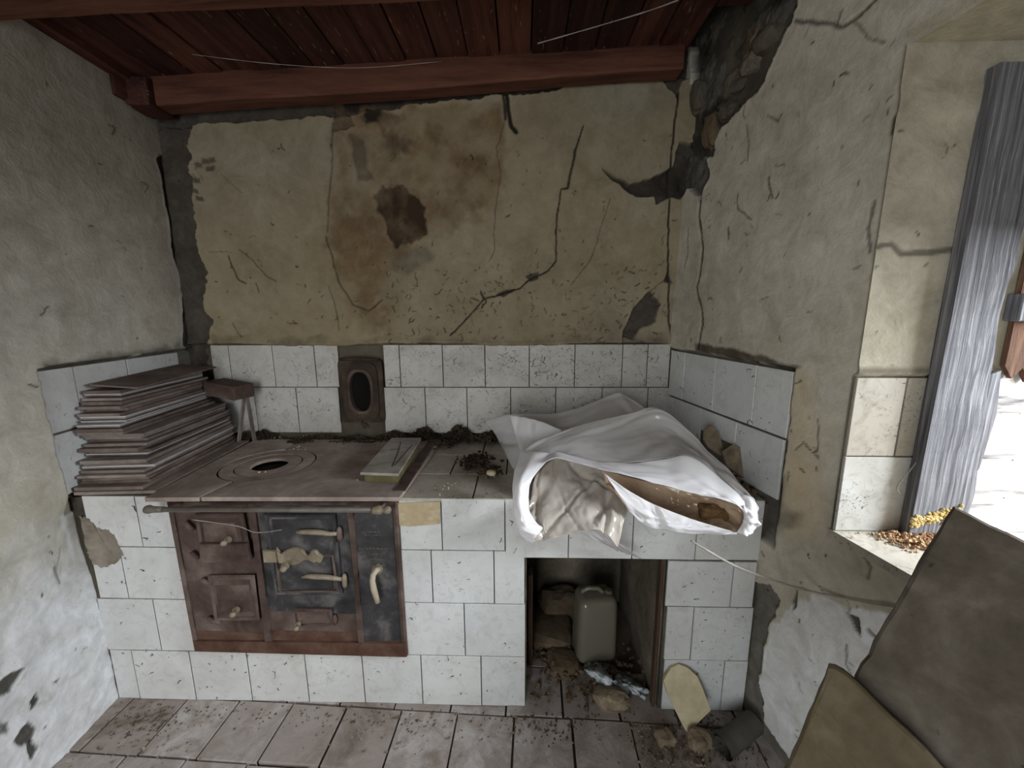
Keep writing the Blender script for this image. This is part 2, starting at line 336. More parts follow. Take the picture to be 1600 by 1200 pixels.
class WallMask:
    def __init__(s, O, U, N, u1, z0, z1, step, seed, u0=0.0):
        s.O, s.U, s.N = O, U, N; s.step = step; s.u0 = u0
        us = np.arange(u0, u1+step/2, step); zs = np.arange(z0, z1+step/2, step)
        s.u, s.z = np.meshgrid(us, zs); s.nu, s.nz = len(us), len(zs)
        s.h = (fbm(s.u*1.6, s.z*1.6, seed, 3)-.5)*0.018 + (fbm(s.u*9, s.z*9, seed+3, 4)-.5)*0.005
        z = np.zeros_like
        s.cem, s.st, s.dk, s.pale, s.och, s.soot = (z(s.u) for _ in range(6))
        s.jx = (fbm(s.u*22, s.z*22, seed+5, 4)-.5); s.jy = (fbm(s.u*22, s.z*22, seed+8, 4)-.5)
        s.seed = seed
    def sd(s, pts, jag=0.03, px=True):
        P = to_wall(pts, s.O, s.U, s.N) if px else pts
        return poly_sd(s.u+s.jx*jag, s.z+s.jy*jag, P)
    def patch(s, pts, depth=0.012, jag=0.03, edge=0.003, px=True, amount=1.0):
        d = s.sd(pts, jag, px); k = sstep(-edge, edge, d)
        s.cem = np.maximum(s.cem, k*amount); s.h = s.h - k*depth + k*(fbm(s.u*30, s.z*30, s.seed+50, 3)-.5)*depth*0.7
        lip = np.exp(-((d+0.004)/0.006)**2); s.h = s.h+lip*0.002
    def soft(s, arr, pts, width=0.05, amount=1.0, jag=0.12, nz=0.5, px=True):
        d = s.sd(pts, jag, px); k = sstep(-width, width, d)*amount
        k = k*(1-nz+nz*2*fbm(s.u*12, s.z*12, s.seed+70, 4))
        a = getattr(s, arr); setattr(s, arr, np.clip(np.maximum(a, k), 0, 1))
    def line(s, pts, w=0.003, amount=1.0, depth=0.004, arr='dk', jag=0.012, px=True):
        P = to_wall(pts, s.O, s.U, s.N) if px else pts
        a = np.array(P); m = 0.05
        i0 = max(0, int((a[:, 1].min()-m-s.z[0, 0])/s.step)); i1 = min(s.nz, int((a[:, 1].max()+m-s.z[0, 0])/s.step)+1)
        j0 = max(0, int((a[:, 0].min()-m-s.u0)/s.step)); j1 = min(s.nu, int((a[:, 0].max()+m-s.u0)/s.step)+1)
        if i1 <= i0 or j1 <= j0: return
        sl = (slice(i0, i1), slice(j0, j1)); U = s.u[sl]+s.jx[sl]*jag; V = s.z[sl]+s.jy[sl]*jag
        d = np.full(U.shape, 9.)
        for i in range(len(P)-1): d = np.minimum(d, seg_dist(U, V, P[i], P[i+1]))
        k = 1-sstep(w*0.6, w*1.3+0.001, d)
        ar = getattr(s, arr); ar[sl] = np.maximum(ar[sl], k*amount); s.h[sl] -= k*depth
    def flecks(s, n, u0, u1, z0, z1, big=0.03, w=0.0016):
        for i in range(n):
            u = rnd.uniform(u0, u1); z = rnd.uniform(z0, z1); a = rnd.uniform(0, 6.28); L = abs(rnd.gauss(0, big))*0.5+0.003
            pts = [(u, z)]
            for k in range(rnd.randint(2, 4)):
                a += rnd.uniform(-.9, .9); u += math.cos(a)*L/3; z += math.sin(a)*L/3; pts.append((u, z))
            s.line(pts, rnd.uniform(w*.6, w*1.6), rnd.uniform(.35, .95), -0.0008, jag=0.006, px=False)
    def build(s, name, keep=None):
        P = s.O[None, None, :] + s.u[..., None]*s.U + s.z[..., None]*ZV + s.h[..., None]*s.N
        nu, nz = s.nu, s.nz
        idx = np.arange(nu*nz).reshape(nz, nu)
        q = np.stack([idx[:-1, :-1], idx[:-1, 1:], idx[1:, 1:], idx[1:, :-1]], -1)
        if keep is not None:
            uc = s.u[:-1, :-1]+s.step/2; zc = s.z[:-1, :-1]+s.step/2; q = q[keep(uc, zc)]
        q = q.reshape(-1, 4)
        # orientation: face normal along N
        a, b, c = P.reshape(-1, 3)[q[0, 0]], P.reshape(-1, 3)[q[0, 1]], P.reshape(-1, 3)[q[0, 2]]
        if np.cross(b-a, c-a)@s.N < 0: q = q[:, ::-1]
        me = bpy.data.meshes.new(name); me.vertices.add(nu*nz); me.vertices.foreach_set('co', P.astype(np.float32).ravel())
        me.loops.add(q.size); me.loops.foreach_set('vertex_index', q.astype(np.int32).ravel())
        me.polygons.add(len(q)); me.polygons.foreach_set('loop_start', np.arange(0, q.size, 4, dtype=np.int32))
        me.polygons.foreach_set('use_smooth', np.ones(len(q), bool))
        me.update(calc_edges=True); me.validate()
        for nm, ch in (('mask', (s.cem, s.st, s.dk)), ('mask2', (s.pale, s.och, s.soot))):
            at = me.color_attributes.new(nm, 'FLOAT_COLOR', 'POINT')
            at.data.foreach_set('color', np.stack([*ch, np.ones_like(s.u)], -1).astype(np.float32).ravel())
        me.materials.append(PLASTER)
        o = bpy.data.objects.new(name, me); COL.objects.link(o); return o

# ------------------------------------------------------------------ tiles
_tc = {}
def tile_mesh(w, h, t, mat):
    k = (round(w, 3), round(h, 3), t, mat.name)
    if k in _tc: return _tc[k]
    c = 0.0012; hw, hh = w/2, h/2
    v = [(-hw, -hh, 0), (hw, -hh, 0), (hw, hh, 0), (-hw, hh, 0), (-hw, -hh, t-c), (hw, -hh, t-c), (hw, hh, t-c), (-hw, hh, t-c),
         (-hw+c, -hh+c, t), (hw-c, -hh+c, t), (hw-c, hh-c, t), (-hw+c, hh-c, t)]
    f = [(3, 2, 1, 0)] + [(a+i, a+(i+1) % 4, a+4+(i+1) % 4, a+4+i) for a in (0, 4) for i in range(4)] + [(8, 9, 10, 11)]
    me = bpy.data.meshes.new('tile'); me.from_pydata(v, [], f); me.materials.append(mat); me.update(); _tc[k] = me; return me
def place(o, parent, M):
    o.parent = parent; o.matrix_basis = Matrix.Translation(-wloc(parent)) @ M if parent else M
def basis(O, U, V, N):
    return Matrix(((U[0], V[0], N[0], O[0]), (U[1], V[1], N[1], O[1]), (U[2], V[2], N[2], O[2]), (0, 0, 0, 1)))
def tile(parent, O, U, V, N, u0, u1, v0, v1, mat=None, t=0.008, gap=0.0035, lift=0.0, name='tile', tilt=0.006):
    w = u1-u0-gap; h = v1-v0-gap
    if w < 0.008 or h < 0.008: return None
    o = bpy.data.objects.new(name, tile_mesh(w, h, t, mat or TILE)); COL.objects.link(o)
    c = O + U*((u0+u1)/2) + V*((v0+v1)/2) + N*(lift+rnd.uniform(0, 0.0015))
    M = basis(c, U, V, N) @ Matrix.Rotation(rnd.uniform(-tilt, tilt), 4, 'X') @ Matrix.Rotation(rnd.uniform(-tilt, tilt), 4, 'Y') @ Matrix.Rotation(rnd.uniform(-tilt, tilt)*.5, 4, 'Z')
    place(o, parent, M); return o

# ================================================================== SETTING
# ---- back wall
bw = WallMask(BO, BU, BN, 2.34, 0.70, 2.46, 0.004, 100)
ztop = 1.252 + 0.006*np.sin(bw.u*7) + bw.jx*0.014
below = sstep(-0.002, 0.002, ztop-bw.z)
bw.h = (bw.h+0.012)*(1-below) - 0.012*below
bw.cem = np.maximum(bw.cem, below*0.8)
rim = np.exp(-((bw.z-ztop-0.010)/0.010)**2)*(1-below)
bw.h += rim*0.006
bw.soot = 0.40+0.35*(fbm(bw.u*1.7, bw.z*1.7, 33, 5)-.35)  # smoke darkening that also paints in this wall's lack of light
bw.och = np.clip(fbm(bw.u*2.5, bw.z*2.5, 31, 3)*0.5, 0, 1)
bw.soft('soot', [(p[0], p[1]) for p in ((330, 520), (1045, 515), (1045, 545), (330, 545))], 0.02, 0.55, 0.05, 0.6)
# cement channel in the left corner, strip under the beam
bw.patch(crop([(-60, 40), (-60, 1200), (292, 1200), (272, 1060), (300, 1000), (312, 930), (276, 850), (292, 760), (265, 650), (236, 520), (222, 380), (214, 230), (222, 100), (232, 40)], 2.728, 220, 160), 0.020, 0.05)
bw.patch([(200, 60), (1120, 40), (1090, 120), (1010, 128), (930, 132), (860, 140), (800, 148), (720, 156), (640, 166), (560, 178), (520, 182), (430, 187), (300, 197), (220, 200)], 0.016, 0.035)
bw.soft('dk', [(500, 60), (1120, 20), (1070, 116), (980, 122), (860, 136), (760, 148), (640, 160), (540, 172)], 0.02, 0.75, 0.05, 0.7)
# damp stain where the flue runs up
S5 = (2.857, 480, 140)
bw.soft('st', crop([(120, 80), (880, 70), (870, 300), (860, 520), (700, 590), (560, 660), (400, 760), (350, 830), (335, 1080), (210, 1070), (150, 850), (90, 640), (115, 500), (118, 300)], *S5), 0.035, 0.55, 0.10, 0.9)
bw.soft('st', crop([(120, 560), (330, 540), (380, 700), (350, 820), (330, 1000), (250, 980), (170, 860), (110, 690)], *S5), 0.04, 0.75, 0.08, 0.4)
bw.soft('soot', crop([(330, 420), (420, 430), (545, 520), (545, 650), (400, 715), (340, 610), (290, 480)], *S5), 0.012, 0.9, 0.06, 0.45)
bw.soft('soot', crop([(240, 90), (440, 70), (460, 290), (380, 330), (330, 200)], *S5), 0.04, 0.65, 0.10, 0.6)
bw.soft('soot', crop([(450, 130), (560, 120), (700, 220), (690, 320), (560, 300)], *S5), 0.04, 0.45, 0.10, 0.8)
bw.soft('soot', crop([(700, 300), (820, 280), (870, 500), (740, 570), (600, 540)], *S5), 0.04, 0.40, 0.10, 0.8)
bw.soft('cem', crop([(190, 180), (260, 240), (292, 400), (235, 415), (205, 290)], *S5), 0.008, 0.8, 0.04, 0.3)
bw.patch(crop([(118, 60), (190, 70), (215, 160), (125, 190)], *S5), 0.008, 0.03, amount=0.7)
bw.soft('dk', crop([(255, 100), (335, 95), (330, 150), (275, 150)], *S5), 0.008, 0.85, 0.05, 0.3)
bw.soft('cem', crop([(390, 720), (540, 690), (560, 760), (470, 830), (380, 800)], *S5), 0.02, 0.5, 0.05, 0.5)
bw.line(crop([(120, 150), (118, 300), (105, 500), (95, 640)], *S5), 0.003, 0.5, 0.003)
bw.line(crop([(90, 660), (150, 860), (210, 960), (280, 990), (340, 940)], *S5), 0.003, 0.7, 0.003)
bw.line(crop([(105, 880), (140, 1000), (150, 1075)], *S5), 0.002, 0.6, 0.002)
# fallen plaster by the right corner and the cracks
S8 = (2.5, 600, 0)
bw.patch(crop([(850, 662), (910, 700), (960, 722), (1040, 705), (1130, 650), (1150, 560), (1400, 560), (1400, 790), (1180, 790), (1120, 768), (1060, 800), (1050, 770), (985, 768), (925, 735)], *S8), 0.030, 0.02)
bw.soft('dk', crop([(850, 662), (960, 722), (1040, 705), (1130, 650), (1300, 600), (1300, 790), (1120, 768), (985, 768), (925, 735)], *S8), 0.01, 0.55, 0.02, 0.5)
bw.patch(crop([(1195, 60), (1205, 290), (1165, 330), (1150, 390), (1100, 330), (1050, 310), (1050, 100)], *S8), 0.012, 0.04)
bw.patch(crop([(258, 358), (296, 400), (286, 470), (220, 500), (210, 530), (165, 520), (168, 495), (205, 425)], 2.3077, 900, 300), 0.014, 0.02)
bw.patch(crop([(165, 500), (245, 540), (270, 585), (350, 600), (440, 570), (440, 640), (160, 560)], 2.3077, 900, 300), 0.010, 0.02, amount=0.5)
bw.line(crop([(775, 500), (742, 600), (716, 735), (690, 742), (670, 900), (672, 1020), (640, 1060), (580, 1085), (530, 1125), (470, 1145), (390, 1170), (330, 1240), (260, 1310)], *S8), 0.0028, 0.95, 0.006)
bw.line(crop([(745, 590), (728, 680), (714, 735)], *S8), 0.005, 0.6, 0.004)
bw.patch(crop([(552, 1080), (605, 1062), (600, 1090), (570, 1102)], *S8), 0.01, 0.012)
bw.patch(crop([(440, 1150), (480, 1132), (520, 1128), (470, 1158)], *S8), 0.01, 0.012)
bw.line(crop([(390, 1170), (380, 1140), (400, 1180), (385, 1200)], *S8), 0.003, 0.9, 0.004)
bw.line(crop([(480, 370), (485, 440), (500, 500), (515, 522)], *S8), 0.008, 1.0, 0.004)
bw.line(crop([(468, 370), (475, 470)], *S8), 0.005, 0.9, 0.004)
bw.line(crop([(472, 480), (440, 580), (455, 690), (435, 830), (430, 980), (415, 1020)], *S8), 0.0015, 0.6, 0.001)
bw.line(crop([(880, 780), (835, 930), (800, 1020), (730, 1120)], *S8), 0.0016, 0.6, 0.001)
bw.line(crop([(1148, 370), (1120, 600), (1110, 800), (1108, 960), (1108, 1100), (1112, 1260), (1125, 1330)], *S8), 0.0035, 0.95, 0.006)
bw.line(crop([(1108, 1080), (1085, 1100), (1020, 1150)], *S8), 0.0016, 0.7, 0.002)
bw.patch(crop([(1106, 1060), (1124, 1110), (1088, 1100)], *S8), 0.008, 0.01)
S6 = (2.728, 220, 160)
bw.line(crop([(385, 655), (395, 700), (430, 760), (460, 775)], *S6), 0.003, 0.85, 0.002)
bw.line(crop([(430, 630), (510, 700), (550, 745), (590, 765)], *S6), 0.002, 0.7, 0.002)
bw.line(crop([(500, 770), (515, 810)], *S6), 0.002, 0.8, 0.001)
bw.line(crop([(300, 640), (400, 640)], *S6), 0.0015, 0.4, 0.001)
bw.line(crop([(350, 310), (440, 390)], *S6), 0.0015, 0.5, 0.001)
bw.line(crop([(400, 940), (440, 1000)], *S6), 0.002, 0.7, 0.001)
for q in ((240, 330), (250, 270), (280, 250), (310, 240), (240, 380), (260, 410), (300, 280)): bw.soft('dk', crop([(q[0]-14, q[1]-8), (q[0]+16, q[1]-12), (q[0]+20, q[1]+10), (q[0]-12, q[1]+14)], *S6), 0.004, 0.7, 0.03, 0.4)
bw.flecks(150, 0.10, 2.26, 1.26, 2.10)
bw.flecks(230, 1.0, 2.25, 1.26, 1.60, 0.025)
wall_back = bw.build('wall_back'); tag(wall_back, kind='structure')

# ---- left wall
lw = WallMask(LB, LU, LN, 1.20, 0.0, 2.46, 0.005, 200, -.05)
inside = sstep(-0.003, 0.003, np.minimum(0.632+lw.jx*0.012+0.02*(lw.z-.8)-lw.u, 1.235+lw.jy*0.012-lw.z))*sstep(0.74, 0.75, lw.z)
lw.h = (lw.h+0.010)*(1-inside) - 0.012*inside
lw.cem = np.maximum(lw.cem, inside*0.8)
lw.soft('soot', [(60, 570), (290, 536), (290, 546), (60, 583)], 0.02, 0.7, 0.04, 0.5)
low = sstep(1.22, 0.45, lw.z + (fbm(lw.u*3, lw.z*3, 41, 4)-.5)*0.9)
lw.pale = np.clip(np.maximum(low, .36), 0, 1); lw.och = np.clip((fbm(lw.u*2, lw.z*2, 44, 3)-.2)*0.4*(1-low), 0, 1)
lw.h += low*(fbm(lw.u*26, lw.z*26, 45, 4)-.5)*0.010
lw.h -= 0.034*sstep(.30, .72, lw.z)*(1-sstep(.74, .83, lw.z))*np.exp(-((lw.u-.60)/.09)**2)
S2 = (2.61, 0, 740)
lw.patch(crop([(45, 1085), (70, 1040), (105, 1005), (135, 1035), (130, 1080), (152, 1120), (120, 1175), (95, 1150), (100, 1105), (70, 1120)], *S2), 0.006, 0.03)
lw.patch(crop([(-30, 850), (40, 810), (85, 790), (70, 830), (20, 890), (-30, 910)], *S2), 0.006, 0.03)
lw.patch(crop([(105, 935), (135, 900), (150, 915), (120, 960)], *S2), 0.006, 0.03)
lw.patch(crop([(200, 850), (228, 835), (222, 855)], *S2), 0.005, 0.01)
lw.soft('dk', crop([(-20, 1000), (10, 1010), (5, 1060), (-20, 1060)], *S2), 0.006, 0.8, 0.03, 0.2)
lw.soft('pale', crop([(262, 170), (290, 160), (330, 400), (310, 440), (280, 330)], *S2), 0.015, 1.0, 0.03, 0.2)
lw.line(crop([(215, 380), (225, 420), (232, 455)], *S2), 0.003, 0.6, 0.001)
lw.line(crop([(225, 390), (250, 300)], *S2), 0.002, 0.4, 0.001)
# ragged edge of the plaster beside the cement channel
lw.patch([(247, 175), (262, 240), (240, 248), (258, 330), (268, 400), (282, 440), (282, 540), (330, 560), (330, 150)], 0.010, 0.02)
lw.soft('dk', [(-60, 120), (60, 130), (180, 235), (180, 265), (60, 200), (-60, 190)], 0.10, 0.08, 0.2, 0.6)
lw.flecks(70, 0.05, 1.1, 0.1, 2.2, 0.03)
for q in ((175, 200), (225, 290)): lw.line([(q[0]-10, q[1]-6), (q[0]+2, q[1]), (q[0]-3, q[1]+12)], 0.002, 0.7, 0.0)
wall_left = lw.build('wall_left'); tag(wall_left, kind='structure')

# ---- right wall with the window opening
WU0, WU1, WZ0, WZ1 = 0.852, 1.62, 0.835, 1.955
rw = WallMask(RB, RU, RN, 1.95, 0.0, 2.46, 0.005, 300, -.05)
inside = sstep(-0.003, 0.003, np.minimum(0.668+rw.jx*0.010-rw.u, 1.236+rw.jy*0.010-rw.z))*sstep(0.66, 0.68, rw.z)
rw.h = (rw.h+0.008)*(1-inside) - 0.012*inside
# close to the opening the surface runs true to the reveal
nearw = np.exp(-np.maximum(0, np.maximum(np.maximum(WU0-rw.u, rw.u-WU1), np.maximum(WZ0-rw.z, rw.z-WZ1)))/0.05)
rw.h = rw.h*(1-nearw)+0.004*nearw
rw.cem = np.maximum(rw.cem, inside*0.8)
S4 = (2.3077, 900, 300)
rw.soft('soot', crop([(440, 545), (560, 560), (700, 595), (825, 632), (800, 655), (640, 610), (440, 575)], *S4), 0.006, 0.8, 0.02, 0.3)
rw.och = np.clip(fbm(rw.u*2.2, rw.z*2.2, 61, 3)*0.12, 0, 1); rw.pale = np.full_like(rw.u, .22)
rw.soft('och', crop([(790, 660), (850, 660), (900, 1200), (760, 1250), (740, 1100), (750, 960)], *S4), 0.06, 0.8, 0.05, 0.3)
# masonry bared at the top of the corner
mas = crop([(1160, -60), (1205, 290), (1150, 570), (1200, 620), (1290, 605), (1312, 500), (1345, 480), (1392, 430), (1440, 370), (1500, 285), (1530, 220), (1602, 88), (1640, -60)], *S8)
rw.patch(mas, 0.035, 0.05)
d = rw.sd(mas, 0.03); k = sstep(0, 0.03, d)
rw.h += k*(fbm(rw.u*14, rw.z*14, 66, 4)-.5)*0.05
rw.dk = np.maximum(rw.dk, k*sstep(.42, .66, fbm(rw.u*9, rw.z*9, 68, 4))*0.9)
rw.st = np.maximum(rw.st, k*sstep(.55, .8, fbm(rw.u*11+4, rw.z*11, 69, 3))*0.35)
rw.patch(crop([(1100, 560), (1260, 585), (1272, 700), (1235, 775), (1190, 740), (1150, 780), (1100, 790)], *S8), 0.028, 0.03)
rw.line(crop([(452, -20), (446, 90), (462, 200), (452, 300), (440, 340), (460, 430), (462, 480), (448, 560)], *S4), 0.006, 0.95, 0.008)
rw.line(crop([(330, 60), (330, 200), (325, 310)], *S4), 0.002, 0.5, 0.001)
rw.line(crop([(410, 130), (405, 230), (395, 275)], *S4), 0.0025, 0.6, 0.001)
rw.line(crop([(588, 0), (590, 60), (640, 100)], *S4), 0.0022, 0.8, 0.001)
rw.line(crop([(556, 130), (558, 170)], *S4), 0.004, 0.8, 0.001)
rw.line(crop([(675, 390), (705, 372)], *S4), 0.002, 0.6, 0.001)
rw.line(crop([(880, 820), (880, 960), (830, 900), (800, 930)], *S4), 0.002, 0.7, 0.002)
S6b = (1.875, 1160, 0)
rw.line(crop([(160, 62), (240, 68), (290, 78), (345, 50), (395, 0)], *S6b), 0.004, 0.8, 0.004)
rw.line(crop([(330, 60), (370, 110), (420, 128)], *S6b), 0.002, 0.7, 0.001)
rw.line(crop([(15, 365), (20, 420), (18, 470)], *S6b), 0.002, 0.7, 0.001)
rw.line(crop([(75, 340), (105, 355), (115, 335)], *S6b), 0.003, 0.6, 0.001)
rw.line(crop([(80, 520), (92, 580)], *S6b), 0.003, 0.8, 0.001)
rw.line(crop([(392, 590), (370, 670), (380, 740)], *S6b), 0.003, 0.7, 0.002)
rw.line(crop([(445, 350), (442, 390)], *S6b), 0.004, 0.8, 0.003)
# lower part: bare cement by the counter, bleached limewash under the window
S5b = (2.143, 1160, 640)
rw.patch(crop([(-40, 560), (100, 590), (130, 650), (90, 720), (70, 840), (60, 900), (75, 1040), (160, 1170), (170, 1300), (-60, 1300)], *S5b), 0.012, 0.03, amount=0.85)
rw.soft('pale', crop([(75, 830), (100, 720), (180, 650), (250, 622), (330, 650), (640, 690), (800, 1300), (170, 1300), (150, 1150), (75, 1040), (62, 920)], *S5b), 0.006, 0.95, 0.03, 0.15)
rw.patch(crop([(355, 680), (395, 690), (400, 755), (370, 720)], *S5b), 0.006, 0.02)
rw.patch(crop([(170, 640), (195, 610), (188, 660), (178, 672)], *S5b), 0.006, 0.02)
rw.line(crop([(355, 790), (350, 850), (375, 900)], *S5b), 0.0025, 0.6, 0.002)
rw.line(crop([(425, 735), (460, 770)], *S5b), 0.005, 0.7, 0.003)
rw.line(crop([(410, 490), (440, 530), (425, 570)], *S5b), 0.003, 0.6, 0.002)
rw.soft('dk', crop([(60, 290), (140, 230), (150, 340), (200, 345), (190, 370), (130, 400), (60, 430)], *S5b), 0.02, 0.6, 0.05, 0.4)
rw.flecks(130, 0.15, 0.85, 0.3, 2.2, 0.03)
rw.flecks(25, 0.8, 1.3, 0.0, 0.8, 0.03)
wall_right = rw.build('wall_right', lambda u, z: ~((u > WU0) & (u < WU1) & (z > WZ0) & (z < WZ1))); tag(wall_right, kind='structure')

# reveal of the window: far jamb faces the viewer
JC = RB+RU*WU0; TW = 0.50
def reveal_grid(O, U, V, N, lu, lv, seed, extra=None, name='window_reveal'):
    class Q(WallMask): pass
    q = WallMask(np.array(O), np.array(U), np.array(N), lu, 0.0, lv, 0.005, seed); q.h *= 0.35
    q.h *= np.minimum(1, q.u/0.03)
    if extra: extra(q)
    P = q.O + q.u[..., None]*q.U + q.z[..., None]*np.array(V) + q.h[..., None]*q.N
    global ZV
    old = ZV; ZV = np.array(V, float); o = q.build(name); ZV = old
    o.parent = wall_right; return o
JO = np.array([JC[0]-0.014, JC[1], WZ0])
def jamb_extra(q):
    zt = 1.245-WZ0
    b = sstep(-.003, .003, zt+q.jx*0.01-q.z); q.h = (q.h+0.004)*(1-b)-0.008*b; q.cem = np.maximum(q.cem, b*.7)
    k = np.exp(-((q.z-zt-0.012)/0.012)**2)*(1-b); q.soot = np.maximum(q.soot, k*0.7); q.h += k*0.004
    q.line([(0.0, 1.545-WZ0), (.03, 1.55-WZ0), (.06, 1.525-WZ0), (.12, 1.53-WZ0), (.3, 1.56-WZ0)], 0.006, 0.65, 0.002, px=False)
    q.line([(.02, 1.0), (.3, 1.02)], 0.03, 0.0, -0.004, px=False)
    q.flecks(16, 0, .3, .42, 1.05, 0.02)
    q.pale[:] = 0.10; q.soot = np.maximum(q.soot, 0.16+0.25*(fbm(q.u*3, q.z*3, 415, 4)-.3))  # jamb plaster darkened to paint in the shade above the sill
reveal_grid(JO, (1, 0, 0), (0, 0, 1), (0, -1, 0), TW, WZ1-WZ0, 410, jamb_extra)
NJ = RB+RU*WU1
reveal_grid(np.array([NJ[0]-0.004, NJ[1], WZ0]), (1, 0, 0), (0, 0, 1), (0, 1, 0), TW, WZ1-WZ0, 420)
mb = MB()
def wpt(u, off): return RB+RU*u+np.array([off, 0, 0])
a, b = wpt(WU0-.01, -.004), wpt(WU1+.01, -.004); c, d_ = b+np.array([TW, 0, 0]), a+np.array([TW, 0, 0])
mb.add([(*p[:2], WZ1) for p in (a, b, c, d_)]+[(*p[:2], WZ1+.03) for p in (a, b, c, d_)], [(0, 1, 2, 3), (7, 6, 5, 4), (0, 4, 5, 1), (1, 5, 6, 2), (2, 6, 7, 3), (3, 7, 4, 0)])
soff = mb.build('window_soffit', PLASTER, wall_right, (0, 0, 0))
mb = MB(); a, b = wpt(WU0-.012, -.016), wpt(WU1+.01, -.016); c, d_ = b+np.array([TW+.02, 0, 0]), a+np.array([TW+.02, 0, 0])
mb.add([(*p[:2], WZ0-.022) for p in (a, b, c, d_)]+[(*p[:2], WZ0+.0) for p in (a, b, c, d_)], [(0, 1, 2, 3), (7, 6, 5, 4), (0, 4, 5, 1), (1, 5, 6, 2), (2, 6, 7, 3), (3, 7, 4, 0)])
mb.build('window_sill', TILE_TOP, wall_right, (0, 0, 0))
# tiles low on the jamb
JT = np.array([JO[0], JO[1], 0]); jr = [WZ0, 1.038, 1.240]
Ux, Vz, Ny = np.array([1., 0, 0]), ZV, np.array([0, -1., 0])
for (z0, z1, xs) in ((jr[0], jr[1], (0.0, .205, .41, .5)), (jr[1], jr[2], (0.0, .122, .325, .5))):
    for i in range(len(xs)-1): tile(wall_right, JT, Ux, Vz, Ny, xs[i]+.001, xs[i+1], z0, z1, TILE_TOP if z0 > .9 else TILE_BACK, lift=-0.006)  # darker tile materials paint shade onto the jamb, most on the upper row
# outer wall body so that no light leaks
mb = MB()
o1 = RB-RN*0.0
def slabprism(mb, u0_, u1_, z0, z1, off0=0.03):
    p = [wpt(u0_, off0), wpt(u1_, off0), wpt(u1_, TW), wpt(u0_, TW)]
    mb.add([(*q[:2], z0) for q in p]+[(*q[:2], z1) for q in p], [(0, 1, 2, 3), (7, 6, 5, 4), (0, 4, 5, 1), (1, 5, 6, 2), (2, 6, 7, 3), (3, 7, 4, 0)])
slabprism(mb, -.3, WU0-.02, 0, 2.7); slabprism(mb, WU1+.02, 3.8, 0, 2.7, 0.012); slabprism(mb, WU0-.02, WU1+.02, 0, WZ0-.03); slabprism(mb, WU0-.02, WU1+.02, WZ1+.035, 2.7)
p0_ = wpt(WU0-.02, 0)
mb.box((1.36, .62, 1.765), (.10, 1.0, .43))  # unseen lintel added outside the window to shade the upper jamb
tag(mb.build('wall_outer_masonry', CEMENT, None, (0, 0, 0)), kind='structure').name = 'wall_right_masonry'
mb = MB()
p = [LB+LU*-0.3-LN*.03, LB+LU*1.15-LN*.03, LB+LU*1.15-LN*.002, LB+LU*3.8-LN*.002, LB+LU*3.8-LN*.4, LB+LU*-.3-LN*.4]; n = 6
mb.add([(*q[:2], 0) for q in p]+[(*q[:2], 2.7) for q in p], [tuple(range(n-1, -1, -1)), tuple(range(n, 2*n))]+[(i, (i+1) % n, n+(i+1) % n, n+i) for i in range(n)])
tag(mb.build('wall_left_masonry', mottled('limewashed_wall', [srgb(150, 144, 128), srgb(180, 174, 158)], 3, 0.95, 0.003), None, (0, 0, 0)), kind='structure')
mb = MB(); mb.box((-.4, BY+.22, 1.35), (3.2, .3, 2.7)); tag(mb.build('wall_back_masonry', CEMENT, None, (0, 0, 0)), kind='structure')
# wall behind the viewer with the open doorway
mb = MB(); RW = bpy.data.materials['limewashed_wall']
mb.box((-1.75, -1.95, 1.35), (.9, .25, 2.7)); mb.box((.90, -1.95, 1.35), (2.2, .25, 2.7)); mb.box((-.75, -1.95, 2.45), (1.1, .25, .5))
tag(mb.build('wall_rear', RW, None, (0, 0, 0)), kind='structure')

# ---- floor: worn square tiles
mb = MB(); mb.box((-.2, 0.1, -.03), (4.2, 4.4, .04)); floor = tag(mb.build('floor', FLOORD, None, (0, 0, 0)), kind='structure')
fa = math.radians(-2); FU = np.array([math.cos(fa), math.sin(fa), 0]); FV = np.array([-math.sin(fa), math.cos(fa), 0])
for j in range(5):
    for i in range(14):
        u = -1.70+i*.2+(0.0 if j % 2 else .03); v = 0.62+j*.2-.03
        if i == 13: continue
        w = .2; g = rnd.uniform(.004, .010)
        if v > 1.1 and u > 0.03 and rnd.random() < .5: continue
        tile(floor, np.array([0, 0, -.006]), FU, FV, ZV, u, u+w, v, v+.2, FLOORT, t=0.016, gap=g, lift=rnd.uniform(-.010, 0.0), name='floor_tile', tilt=0.012)
mb = MB()   # rest of the floor towards the door
for j in range(8):
    for i in range(12): mb.box((-1.4+i*.2, -1.75+j*.29+.12, -.002), (.194, .28, .012))
fr = mb.build('far_floor_tiles', FLOORT, floor, (0, 0, 0)); fr['kind'] = 'stuff'

